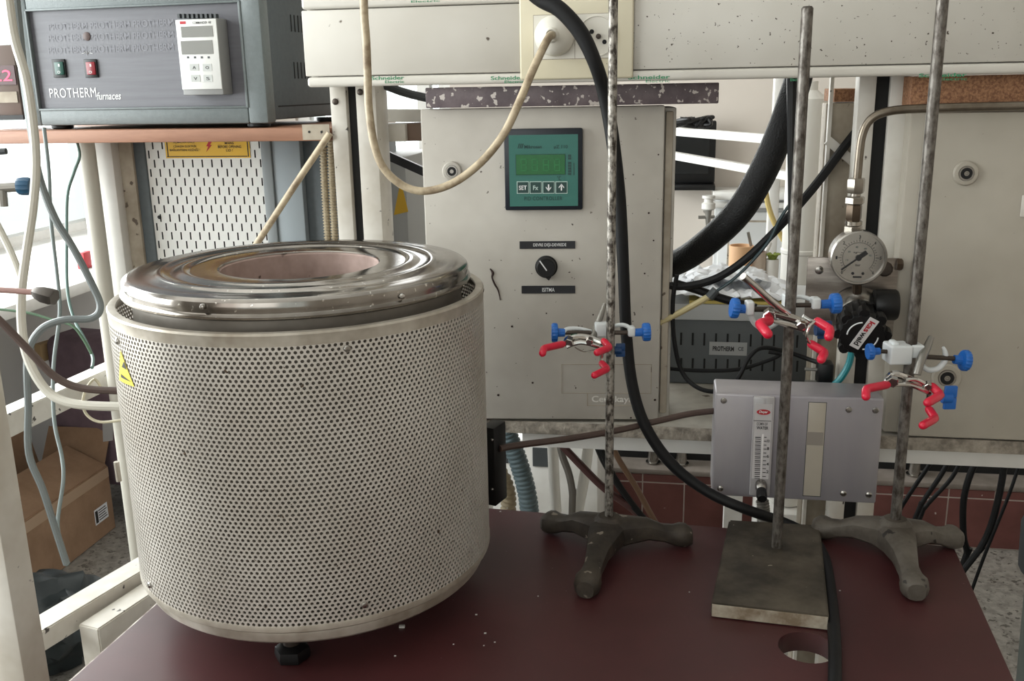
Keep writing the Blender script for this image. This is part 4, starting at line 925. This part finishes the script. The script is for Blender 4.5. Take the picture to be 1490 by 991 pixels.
MV = LV+.075; mu0, mu1 = R.P(958, 230, MV).x, R.P(1041, 230, MV).x; mz0, mz1 = lz1+.02, R.P(1010, 176, MV).z
part('screen_frame', MB(R).box(mu0, mu1, MV, MV+.03, mz0, mz1, .005), m_black, mo); part('screen', MB(R).box(mu0+.02, mu1-.02, MV-.002, MV-.0002, mz0+.03, mz1-.02), mat('dark_screen', '17191a', .25), mo)
part('stand', MB(R).box((mu0+mu1)/2-.09, (mu0+mu1)/2+.09, MV-.03, MV+.08, lz1+.001, mz0-.001, .004), m_black, mo)
osh = thing('open_shelf', 'white open shelf rails crossing in front of the monitor', 'shelf')
for a, c_, h in (((945, 188, 1.62), (1150, 204.5, 1.12), .022), ((945, 220, 1.62), (1150, 256, 1.1), .02)):
    part('rail', MB().bar(R.at(*a), R.at(*c_), .025, h, bev=.002), m_white, osh)
for y in (188, 220):
    p = R.at(945, y, 1.62); part('bracket', MB().bar(p, p+R.V*.298, .02, .018), m_white, osh)
b = MB(); pc = R.at(1010, 181, 1.45)
rnd = random.Random(3)
for k_ in range(7):
    b.tube([pc+Vector((rnd.uniform(-.055, .05), rnd.uniform(-.03, .02), rnd.uniform(-.004, .018))) for _ in range(5)], .006, 8)
solo('cable_bundle', b, m_black, 'bundle of black cables lying on the upper shelf rail', 'cable')
# white stuff at right of the gap
solo('door_post', MB(R).box(R.P(1121, 250, 1.4).x, R.P(1136, 250, 1.4).x, 1.4, 1.45, .002, 2.2, .002), m_white, 'white post standing behind the fat black hose', 'post')
solo('gas_cylinder', MB().lathe([(.03, .55), (.036, .56), (.036, 1.05), (.038, 1.052), (.038, 1.058), (.036, 1.06), (.036, 1.30), (.03, 1.33), (.012, 1.345), (.012, 1.36)], Vector((R.at(1170, 300, .55).x, R.at(1170, 300, .55).y, 0)), n=28), m_pipe, 'slim white cylinder behind the plate stand rod', 'cylinder')
solo('cylinder_stool', MB(R).box(loc(R, R.at(1170, 300, .55)).x-.06, loc(R, R.at(1170, 300, .55)).x+.06, .49, .61, .002, .548, .004), m_white, 'white block carrying the slim white cylinder', 'stand')
solo('yellow_strap', MB().tube([R.at(1112, 250, .9), R.at(1116, 290, .9), R.at(1125, 320, .9), R.at(1140, 350, .9)], .006, 8), mat('pale_yellow_plastic', 'c9b374', .5), 'pale yellow strap hanging beside the white post', 'strap')

# ================================================================== LEFT: shelf board, controller box
wd = thing('wooden_shelf', 'pinkish wooden shelf board carrying the grey controller', 'shelf')
LVv = .03
wz0, wz1 = R.P(250, 207, LVv).z, R.P(250, 188.5, LVv).z
wu0, wu1 = R.P(-60, 190, LVv).x, R.P(479, 190, LVv).x
part('board', MB(R).box(wu0, wu1, LVv, LVv+.33, wz0, wz1, .0015), m_wood, wd)
part('end_bracket', PR(R, 440, 181, 479.5, 203.5, LVv-.0012, LVv-.0002), m_postside, wd)
for x in (450, 468): part('bracket_hole', MB().lathe([(.0018, 0), (.0018, .0004)], R.at(x, 192, LVv-.0013), -R.V, 10), m_slot, wd)
G = Fr(-14, 0, 0); go = R.at(393, 184, LVv+.02); G.o = Vector((go.x, go.y, 0))
ct = thing('furnace_controller', 'blue grey furnace control box with rocker switches and digital controller', 'control box')
gw0 = wz1+.0065; gw1 = W0(.26); gu0 = G.P(36, 150, 0).x
part('housing', MB(G).box(gu0+.004, -.0, .012, .30, gw0+.004, gw1, .004), m_boxside, ct)
# front frame
px0, px1, pz0, pz1 = G.P(60, 150, 0).x, G.P(363, 150, 0).x, G.P(210, 157, 0).z, G.P(210, 9, 0).z
b = MB(G); b.box(gu0, px0, -.006, .02, gw0, gw1, .003); b.box(px1, .001, -.006, .02, gw0, gw1, .003); b.box(px0, px1, -.006, .02, gw0, pz0, .003); b.box(px0, px1, -.006, .02, pz1, gw1, .003)
part('front_frame', b, m_box, ct)
b = MB(G)
for a in ((px0-.002, px0+.001, pz0, pz1), (px1-.002, px1+.002, pz0-.002, pz1+.002), (px0, px1, pz0-.002, pz0+.001), (px0, px1, pz1-.001, pz1+.002)): b.box(a[0], a[1], -.0075, -.002, a[2], a[3], .001)
part('panel_bead', b, m_box, ct)
fas = part('fascia', MB(G).box(px0, px1, .0, .006, pz0, pz1), m_fascia, ct)
letter('PROTHERM', G, 72, 128, 140, 142, -.0006, m_ink_white, fas, weight=0, spacing=1.1); letter('furnaces', G, 141, 134, 176, 145, -.0006, m_ink_white, fas, shear=.25)
for y in (31, 48, 66): letter('PROTHERM PROTHERM PROTHERM', G, 70, y, 253, y+10, -.0004, m_fasciatxt, fas)
for x, m, lab in ((85.5, mat('green_rocker', '12463b', .3), 'green rocker switch'), (131.5, mat('red_rocker', '7a121f', .3, emit=.1), 'red lit rocker switch')):
    sw = part('switch_frame', PR(G, x-9.5, 86, x+9.5, 113, -.003, -.0002, .001), m_black, fas, lab)
    part('rocker', PR(G, x-6.5, 90, x+6.5, 109, -.0055, -.0028, .0012), m, sw)
    letter('I', G, x-1, 93, x+1, 97, -.0058, m_ink_white, sw); letter('O', G, x-2, 103, x+2, 107, -.0058, m_ink_white, sw)
part('indicator_lamp', MB().lathe([(.0062, 0), (.0062, .0012), (.004, .002), (.0001, .0022)], G.at(126.5, 53, -.0002), -G.V, 18), mat('brown_lamp', '4d3a36', .5), fas)
b = MB(); b.tube([G.at(x, y, -.0004) for x, y in ((119, 78), (123, 77), (125, 74), (127, 80), (129, 75), (131, 77), (135, 78))], .0004, 5, smooth=False); part('heater_symbol', b, m_ink_white, fas)
cu0, cu1, cw0, cw1 = G.rect(261, 27, 320, 132, -.028)
dg = part('digital_controller', MB(G).box(cu0, cu1, -.028, -.0005, cw0-.006, cw1, .0015), mat('controller_grey', '8b8b8a', .45), ct, 'white fronted digital process controller')
part('controller_front', PR(G, 260, 28, 318.5, 130, -.0300, -.0279, .0006), mat('white_controller_front', 'd9d9d6', .4), dg)
for y0, y1 in ((38, 54), (59, 79)): part('display', PR(G, 263.5, y0, 309.5, y1, -.0306, -.0298), mat('grey_display', '83837f', .25), dg)
part('red_badge', PR(G, 261.5, 31, 270, 35, -.0304, -.0299), m_ink_red, dg); letter('COMMANDER 100', G, 280, 31, 307, 34.6, -.0303, m_ink_black, dg)
for i in range(4): part('indicator_light', PR(G, 272+i*10, 82, 275+i*10, 85, -.0304, -.0299), m_darkgrey, dg)
for i, (x, y) in enumerate(((276, 93), (295, 93), (278, 109), (296, 109))):
    kk = part('key', PR(G, x, y, x+13, y+10, -.0305, -.0299), mat('pale_key', 'b4b6b3', .4), dg); letter('▲▢▼↵'[i] if False else 'AOVS'[i], G, x+4, y+3, x+9, y+7.5, -.0308, m_ink_black, kk)
b = MB(G)
for i in range(9):
    prect(b, G, 258+i*6.6, 20, 261.3+i*6.6, 26.5, -.0275, -.02)
part('cooling_fins', b, m_darkgrey, dg)
for x in (92, 378): part('rubber_foot', MB().lathe([(.0135, 0), (.0165, .0015), (.0165, .0065)], Vector((G.at(x, 190, .03).x, G.at(x, 190, .03).y, wz1+.0003)), n=20), m_black, ct)
for uu in (gu0+.04, -.03): part('rubber_foot', MB().lathe([(.0135, 0), (.0165, .0015), (.0165, .0065)], Vector((G.W(uu, .26, 0).x, G.W(uu, .26, 0).y, wz1+.0003)), n=20), m_black, ct)
sfr = Fr(-14+90, G.o.x, G.o.y)     # right hand side, u runs backwards into depth
for zc in (W0(.098), W0(.03)):
    for i in range(6): part('side_slot', MB(G).box(.0001, .0008, .09+i*.012, .092+i*.012, zc-.012, zc+.012), m_slot, ct)
part('cover_seam', MB(G).box(.0001, .0006, .03, .3, gw0+.022, gw0+.024), m_slot, ct)
# small digital display left of the box
dd = thing('digital_thermometer', 'brown digital meter with red figures at the left edge', 'meter')
DV = .09
part('meter_case', PR(R, -60, 66, 26, 174, DV, DV+.1, .002), mat('brown_plastic', '6a5a52', .5), dd)
part('display_window', PR(R, -60, 96, 22, 124, DV-.002, DV-.0002), mat('dark_red_window', '4a2a2c', .3), dd)
letter('22', R, -12, 102, 17, 118, DV-.0026, mat('red_led', 'ff4a6a', .5, emit=1.2), dd, weight=0)
part('grille', PR(R, -60, 134, 25, 150, DV-.002, DV-.0002), m_postside, dd); part('base', PR(R, -60, 168, 34, 175, DV-.003, DV-.0002), m_black, dd)

# ================================================================== LEFT: box furnace with slotted panel below the shelf
bf = thing('box_furnace', 'grey box furnace with white slotted panel under the wooden shelf', 'furnace')
BFV = .16
def uu_(px, v, y=280): return R.P(px, y, v).x
ztop = wz0-.004; zbot = .003
X = [uu_(x, BFV) for x in (203, 219, 386, 401)]
part('left_column', MB(R).box(X[0]-.004, X[1], BFV-.004, BFV+.3, zbot, ztop, .004), m_boxside, bf)
part('right_column', MB(R).box(X[2], X[3], BFV-.006, BFV+.3, zbot, ztop, .002), mat('mid_grey_paint', '7b8183', .5), bf)
part('side_wall', MB(R).box(X[3], uu_(437, BFV-.012), BFV-.002, BFV+.3, zbot, ztop, .002), mat('light_blue_grey_paint', '8d969b', .5), bf)
part('side_wall', MB(R).box(uu_(437, BFV), uu_(500, BFV), BFV+.012, BFV+.3, zbot, ztop, .002), m_boxside, bf)
part('inner_back', MB(R).box(X[1], X[2], BFV+.03, BFV+.034, zbot, ztop), m_slot, bf)
# slotted panel, real slots
pw, ph = .0171, .0146*2
b = MB(R); u = X[1]; z_hi = ztop
nC = int((X[2]-X[1])/pw)+1; hw, hh = .0012, .0062; pit = (X[2]-X[1])/nC; rh = .0146
def cell(u0, u1, z0, z1, slot):
    V_ = lambda a, c_: b.bm.verts.new(R.W(a, BFV, c_))
    if slot is None: b.bm.faces.new([V_(u0, z0), V_(u1, z0), V_(u1, z1), V_(u0, z1)]); return
    s0, s1, t0, t1 = slot
    for r_ in ((u0, s0, z0, z1), (s1, u1, z0, z1), (s0, s1, z0, t0), (s0, s1, t1, z1)):
        b.bm.faces.new([V_(r_[0], r_[2]), V_(r_[1], r_[2]), V_(r_[1], r_[3]), V_(r_[0], r_[3])])
z = z_hi; j = 0
while z > 1.0:
    for i in range(nC):
        off = .0 if j % 2 else .5
        c0 = X[1]+i*pit; uc = c0+pit*(.28 if j % 2 else .78)
        cell(c0, c0+pit, z-rh, z, (uc-hw, uc+hw, z-rh/2-hh, z-rh/2+hh))
    z -= rh; j += 1
cell(X[1], X[2], zbot, z, None)
pn = part('slotted_panel', b, mat('white_panel_paint', 'd6d6d2', .5), bf, 'white panel pierced with short vertical slots')
for x, y in ((232, 316), (388, 319)): screw(R, x, y, BFV-.0004, 2.6, bf, m_black)
yl = part('warning_label', PR(R, 240, 196, 363, 230, BFV-.0012, BFV-.0004), m_yellow, bf, 'yellow warning label with black border')
b = MB(R)
for r_ in ((243, 227, 360, 228.3), (242.3, 196, 243.6, 228), (359.4, 196, 360.7, 228)): prect(b, R, *r_, BFV-.0016, BFV-.0011)
part('label_border', b, m_ink_black, yl)
for s_, r_ in (('AÇMADAN ÖNCE', (252, 205, 283, 209)), ('CİHAZIN ELEKTRİK', (252, 210.5, 286, 214.5)), ('BAĞLANTISINI KESİNİZ !', (247, 215.5, 291, 220)), ('MAINS', (327, 206.5, 340, 210)), ('BEFORE OPENING', (317, 211.5, 351, 215.5)), ('LID !', (329, 217, 339, 220.5))): letter(s_, R, *r_, BFV-.0016, m_ink_black, yl)
part('bolt_symbol', MB().poly([R.at(x, y, BFV-.0016) for x, y in ((304, 205), (309, 205), (305, 211), (308, 211), (300, 221), (303, 213), (300, 213))], R.V*.0004), m_ink_red, yl)
part('warning_sticker', PR(R, 1, 1, 2, 2, BFV+.02, BFV+.021), m_yellow, bf) if False else None
# beige corrugated conduits + diagonal pipe
for lab, x0, x1 in (('left hand beige corrugated conduit beside the white post', 469, 477), ('right hand beige corrugated conduit beside the white post', 480, 487)):
    solo('corrugated_conduit', MB().tube([R.at(x0+1, 190, .11), R.at(x0+3, 260, .11), R.at(x1+1, 360, .11), R.at(x1+4, 420, .11)], .0052, 10, ripple=(.0044, .0009)), m_conduit, lab, 'conduit', 'beige corrugated conduits')
cable('diagonal_pipe', 'cream pipe slanting down from the shelf end to the furnace lid', [R.at(480, 194, .018), R.at(430, 268, .015), R.at(374, 354, .01), R.at(350, 392, .01)], .0048, m_creamcable, 'pipe', n=12, smooth=False)
# centre-left gap
sb2 = thing('sticker_cabinet', 'grey cabinet with yellow triangle sticker behind the white posts', 'cabinet')
QV = .3
part('cabinet_body', PR(R, 555, 228, 600, 700, QV, QV+.2, .002), mat('pale_grey_cabinet', 'a4a5a4', .5), sb2)
b = MB(); b.poly([R.at(583, 262, QV-.0008), R.at(573, 313, QV-.0008), R.at(594, 308, QV-.0008)], R.V*.0006); st_ = part('triangle_sticker', b, m_yellow, sb2)
sc_bar = thing('rear_frame', 'white rear frame rail with brown block behind the posts', 'frame')
part('cross_tube', MB().bar(R.at(540, 168, .13), R.at(640, 168, .13), .03, .018), m_post, sc_bar)
part('end_block', PR(R, 545, 181, 590, 206, .09, .16, .001), m_post, sc_bar); part('brown_block', PR(R, 590, 180, 625, 205, .1, .16, .001), mat('brown_board', '6a5547', .6), sc_bar)
solo('flat_black_bar', MB().bar(R.at(555, 222, .2), R.at(640, 260, .2), .01, .013), m_black, 'black bar slanting between the white posts and cabinet', 'bar')
cable('grey_hose', 'dark grey hose sagging under the trunking to the purple board', [R.at(x, y, .08) for x, y in ((540, 118), (562, 125), (590, 135), (625, 143), (660, 146))], .006, m_darkgrey, 'hose')
cl = thing('clutter_tray', 'tray of dark tools glimpsed left of the controller cabinet', 'tray')
part('tray', MB(R).box(R.P(590, 325, .6).x, R.P(700, 325, .6).x, .55, .85, R.P(605, 322, .6).z-.01, R.P(605, 322, .6).z), m_darkgrey, cl)
b = MB(); rnd = random.Random(8); z0_ = R.P(605, 322, .6).z
for k_ in range(9):
    p = R.at(603+rnd.uniform(-4, 10), 318, .62+rnd.uniform(0, .1)); b.tube([p+Vector((rnd.uniform(-.03, .03), rnd.uniform(-.02, .02), rnd.uniform(0, .05))) for _ in range(4)], .006, 7)
part('tool_pile', b, m_black, cl)
lg = MB(R); lg.box(R.P(590, 325, .6).x+.03, R.P(700, 325, .6).x-.03, .6, .8, .002, z0_-.011); part('stand_column', lg, m_white, cl)

# ================================================================== LEFT: poles, cables, rails, floor clutter
solo('support_pole', MB().lathe([(.0135, .002), (.0135, wz0-.002)], Vector((R.at(140, 330, .1).x, R.at(140, 330, .1).y, 0)), n=20), m_whitehose, 'round grey white pole under the wooden shelf', 'pole')
solo('frame_post', MB(R).box(R.P(146, 300, .13).x, R.P(172, 300, .13).x, .13, .16, .002, wz0-.001, .0015), m_white, 'flat white post beside the round pole', 'post')
solo('frame_post', MB(R).box(R.P(173, 300, .15).x, R.P(201, 300, .15).x, .15, .19, .002, wz0-.001, .0015), m_postside, 'stained brown grey post beside the slotted furnace', 'post')
solo('red_carton', MB(R).box(UL+.005, UL+.03, 0, .05, SZ+.001, SZ+.05, .002), mat('red_card', 'b03038', .5), 'small red carton standing on the window sill', 'carton') 
rcx = bpy.data.objects['red_carton']; pp = None
# foreground left frame
lp = Fr(-14, at(30, 800, .76).x, .76)
ff = thing('bench_frame', 'white steel bench frame at the lower left edge', 'frame')
a, c_ = lp.P(-28, 860, 0).x, lp.P(14, 860, 0).x
part('post', MB(lp).box(a, c_, 0, .03, .002, lp.P(0, 600, 0).z+.3, .0015), m_post, ff)
part('post', MB(lp).box(a-.035, a-.012, .01, .03, .002, lp.P(0, 600, 0).z+.3, .0015), m_post, ff)
zr = -.585
r0, r1 = onz(40, 917, zr), onz(232, 803, zr); dr = (r1-r0).normalized()
part('rail', MB().bar(r0-dr*.0-Vector((0, 0, .013)), r1+dr*.35-Vector((0, 0, .013)), .034, .026, bev=.0015), m_post, ff)
r0, r1 = onz(128, 912, zr-.012), onz(232, 835, zr-.012); 
part('rail', MB().bar(r0-Vector((0, 0, .03)), r1+dr*.3-Vector((0, 0, .03)), .03, .06, bev=.0015), m_post, ff)
r0, r1 = onz(-30, 612, -.45), onz(175, 521, -.45); dr = (r1-r0).normalized()
rl = thing('window_rail', 'white steel rail slanting below the window to the furnace', 'rail')
part('rail', MB().bar(r0-dr*.3-Vector((0, 0, .02)), r1+dr*.3-Vector((0, 0, .02)), .034, .036, bev=.0015), m_post, rl)
part('rail_leg', MB().bar(Vector((r1.x, r1.y, .002))+dr*.25, r1+dr*.25-Vector((0, 0, .04)), .03, .03, upv=(0, 1, 0)), m_post, rl)
part('rail_leg', MB().bar(Vector((r0.x, r0.y, .002))-dr*.2, r0-dr*.2-Vector((0, 0, .04)), .03, .03, upv=(0, 1, 0)), m_post, rl)
# upholstered chair
ch = thing('armchair', 'plum upholstered armchair behind the furnace by the window', 'armchair')
cf = Fr(-20, 0, 0); co = at(70, 600, 3.02); cf.o = Vector((co.x, co.y, 0))
hz = at(110, 487, 3.02).z
part('back_cushion', MB(cf).box(0.012, .5, 0, .16, .36, hz, .04, 4), m_purple, ch)
part('side_panel', MB(cf).box(0.01, .5, -.012, .16, .12, .4, .02, 3), m_purple, ch)
part('seat', MB(cf).box(.01, .5, .165, .6, .14, .36, .03, 3), m_purple, ch)
part('wood_trim', MB(cf).box(-.022, .01, .0, .1, hz-.09, hz-.03, .006), mat('pale_wood', 'b79a72', .6), ch)
for uu, vv in ((.06, .04), (.44, .04), (.06, .54), (.44, .54)): part('leg', MB(cf).box(uu-.02, uu+.02, vv-.02, vv+.02, .002, .118), m_wood, ch)
part('care_tag', MB().poly([at(x, y, 2.85) for x, y in ((149, 617), (164, 615), (164, 641), (150, 643))], Vector((0, .003, 0))), mat('grey_tag', 'a8a6a6', .6), ch)
# cardboard boxes
cbx = thing('cardboard_box', 'open brown cardboard box with a printed label on the floor', 'box')
c0_, c1_ = onz(72, 842, -1.355), onz(168, 766, -1.355)
cg = Fr(math.degrees(math.atan2(c1_.y-c0_.y, c1_.x-c0_.x)), c0_.x, c0_.y); bl = (c1_-c0_).length; bn0 = -.12; bh = .215; bw = .24; th_ = .006
part('side', MB(cg).box(bn0, bl, 0, th_, .003, bh), m_card, cbx); part('side', MB(cg).box(bn0, bl, bw, bw+th_, .003, bh), m_card, cbx)
part('side', MB(cg).box(bn0, bn0+th_, th_+.0005, bw-.0005, .003, bh), m_card, cbx); part('side', MB(cg).box(bl-th_, bl, th_+.0005, bw-.0005, .003, bh), m_card, cbx)
part('bottom', MB(cg).box(bn0+th_, bl-th_, th_, bw, .003, .008), m_card, cbx)
part('tape_band', MB(cg).box(bn0, bl, -.0012, -.0002, bh-.035, bh-.003), m_cardin, cbx)
def flap(a, b_, out, up):
    d_ = Vector((0, 0, .004)); return MB().hexa([a, b_, b_+out+up, a+out+up, a+d_, b_+d_, b_+out+up+d_, a+out+up+d_])
part('flap', flap(cg.W(bn0, .004, bh), cg.W(bl, .004, bh), cg.V*.13, Vector((0, 0, .06))), m_card, cbx)
part('flap', flap(cg.W(bn0, bw, bh), cg.W(bl, bw, bh), cg.V*.03, Vector((0, 0, .14))), m_card, cbx)
part('flap', flap(cg.W(bl, .01, bh), cg.W(bl, bw-.01, bh), cg.U*.06, Vector((0, 0, .10))), m_card, cbx)
lb = part('shipping_label', MB(cg).box(bl-.10, bl-.03, -.0014, -.0003, .055, .105), m_paper, cbx)
for i in range(5): part('print_line', MB(cg).box(bl-.08, bl-.036-.004*(i % 3), -.002, -.0015, .063+i*.008, .066+i*.008), m_ink_black, lb)
part('print_block', MB(cg).box(bl-.097, bl-.084, -.002, -.0015, .06, .10), m_ink_black, lb)
b = MB(); bmesh.ops.create_icosphere(b.bm, subdivisions=4, radius=1)
rnd = random.Random(11)
bp = onz(75, 905, -1.25)
from mathutils import noise
for v in b.bm.verts:
    n_ = noise.noise(v.co*2.2)*.28+noise.noise(v.co*5)*.1; v.co = Vector((v.co.x*.13*(1+n_), v.co.y*.12*(1+n_), max(v.co.z*.12*(1+n_), -.11)))+Vector((bp.x, bp.y, .113))
solo('rubbish_bag', b, m_bag, 'dark crumpled bag on the floor below the cardboard box', 'bag')

# left cables
Lc = lambda L, d0, d1: [at(x, y, d0+(d1-d0)*i/(len(L)-1)) for i, (x, y) in enumerate(L)]
cable('teal_grey_hose', 'teal grey hose hanging from the control box and curling left', Lc([(22, -20), (30, 60), (38, 130), (47, 200), (58, 260), (80, 318), (106, 360), (133, 412), (146, 446), (133, 463), (90, 466), (57, 482), (40, 520), (41, 590), (42, 660), (62, 712), (80, 768), (97, 821)], 1.16, 1.10), .0044, m_greyhose, 'hose')
cable('thin_wire', 'thin grey green wire hanging furthest left beside the hose', Lc([(64, 186), (71, 250), (74, 320), (83, 400), (87, 455), (79, 520), (77, 570), (80, 620), (90, 665), (92, 700), (84, 760), (90, 800), (97, 822)], 1.34, 1.12), .0026, m_thin, 'wire')
cable('thin_wire', 'thin grey green wire looping beside the round pole', Lc([(108, 195), (116, 225), (108, 250), (98, 285), (97, 350), (98, 420), (107, 462), (125, 497), (135, 520), (134, 535)], 1.5, 1.2), .0022, mat('dark_green_wire', '5d7670', .4), 'wire')
cable('white_hose', 'off white hose hanging down and entering the furnace jacket', Lc([(8, -40), (20, 50), (38, 115), (48, 180), (52, 240), (48, 300), (38, 370), (31, 430), (33, 490), (46, 535), (72, 572), (110, 588), (180, 592)], 1.12, 1.02), .0052, m_whitehose, 'hose')
cable('white_hose', 'off white hose joining from the left edge of the window', Lc([(-25, 290), (-5, 325), (18, 372), (34, 415)], 1.14, 1.10), .0042, m_whitehose, 'hose')
cable('brown_lead', 'brown cable running from the left edge into the furnace', Lc([(-30, 440), (0, 467), (40, 508), (80, 548), (120, 565), (180, 569)], 1.0, 1.0), .0042, m_brown)
cable('green_wire', 'thin green wire crossing behind the hoses to the furnace', Lc([(-10, 449), (40, 455), (75, 465), (105, 474), (122, 495), (133, 515)], 1.22, 1.2), .0018, mat('green_wire_plastic', '4f6a52', .4), 'wire')
cable('cream_wire', 'thin cream wire looped at the side of the furnace', Lc([(150, 570), (137, 552), (122, 575), (124, 600), (145, 614), (185, 610)], 1.04, 1.02), .0016, mat('cream_wire_plastic', 'b8b098', .4), 'wire')
pp = thing('pink_pipe', 'dusky pink pipe with a dark hexagonal end nut', 'pipe')
part('tube', MB().tube([at(-40, 420, 1.02), at(10, 422.5, 1.02), at(56, 426, 1.02)], .0032, 10), m_pink, pp)
p0, p1 = at(54, 426, 1.02), at(82, 434, 1.015)
part('end_nut', MB().lathe([(.005, -.004), (.0072, .0), (.0098, .009), (.0098, .019), (.0085, .0215), (.0065, .0215)], p0, p1-p0, 6), mat('dark_nut', '55504c', .35, .8), pp)
cc_ = thing('side_clamp', 'clamp with a dark blue knob reaching in at the left edge', 'clamp')
part('bar', MB().tube([at(-40, 276, 1.25), at(26, 272, 1.25)], .006, 10, smooth=False), m_grey_rod, cc_)
p0, p1 = at(25, 271, 1.25), at(46, 271, 1.25)
part('knob', MB().lathe([(.006, 0), (.0105, .002), (.0115, .006), (.0115, .014), (.010, .018), (.0001, .018)], p0, p1-p0, 24, gear=.08), mat('deep_blue_knob', '1d4a68', .4), cc_)
part('stem', MB().tube([at(3, 276, 1.25), at(5, 300, 1.25)], .006, 10, smooth=False), m_grey_rod, cc_); part('upper_stub', MB().tube([at(-20, 222, 1.25), at(9, 220, 1.25)], .004, 10, smooth=False), m_darkgrey, cc_)

# crumbs on the table
b = MB(); rnd = random.Random(5)
for x, y, s_ in ((585, 913, .0030), (693, 895, .0012), (706, 922, .0012), (720, 935, .0009), (704, 940, .0008), (660, 938, .0008), (728, 745, .0012), (783, 868, .0008), (1003, 862, .0007), (1222, 860, .0009), (738, 740, .001), (575, 955, .001)):
    p = onz(x, y, TZ); b.box(p.x-s_, p.x+s_, p.y-s_*.6, p.y+s_*.6, tz+.0002, tz+.0002+s_*.7)
o = obj('crumbs', b.mesh('crumbs', None), m_white); tag(o, 'scattered white crumbs on the burgundy table top', 'crumbs'); o['kind'] = 'stuff'

# ------------------------------------------------------------------ place the red carton by its spot on the sill, then give every thing its own origin
q = R.P(128, 396, 0); d = ray(126, 390); tt = (SZ-EYE.z)/d.z; p = EYE+d*tt
c0 = R.W(UL+.0175, .025, SZ)
for v in rcx.data.vertices: v.co += Vector((p.x-c0.x, p.y-c0.y, 0))
bpy.context.view_layer.update()
def bbox(o):
    out = []
    if o.type == 'MESH' and len(o.data.vertices):
        co = np.empty(len(o.data.vertices)*3); o.data.vertices.foreach_get('co', co); co = co.reshape(-1, 3); out.append((co.min(0), co.max(0)))
    for c_ in o.children: out += bbox(c_)
    return out
for o in list(C.objects):
    if o.parent or o.type not in ('EMPTY', 'MESH'): continue
    bb = bbox(o)
    if not bb: continue
    mn = np.min([x[0] for x in bb], 0); mx = np.max([x[1] for x in bb], 0); c_ = Vector(((mn[0]+mx[0])/2, (mn[1]+mx[1])/2, mn[2]))
    if o.type == 'MESH': o.data.transform(Matrix.Translation(-c_)); o.location = c_
    else:
        o.location = c_
        for k_ in o.children: k_.location = -c_
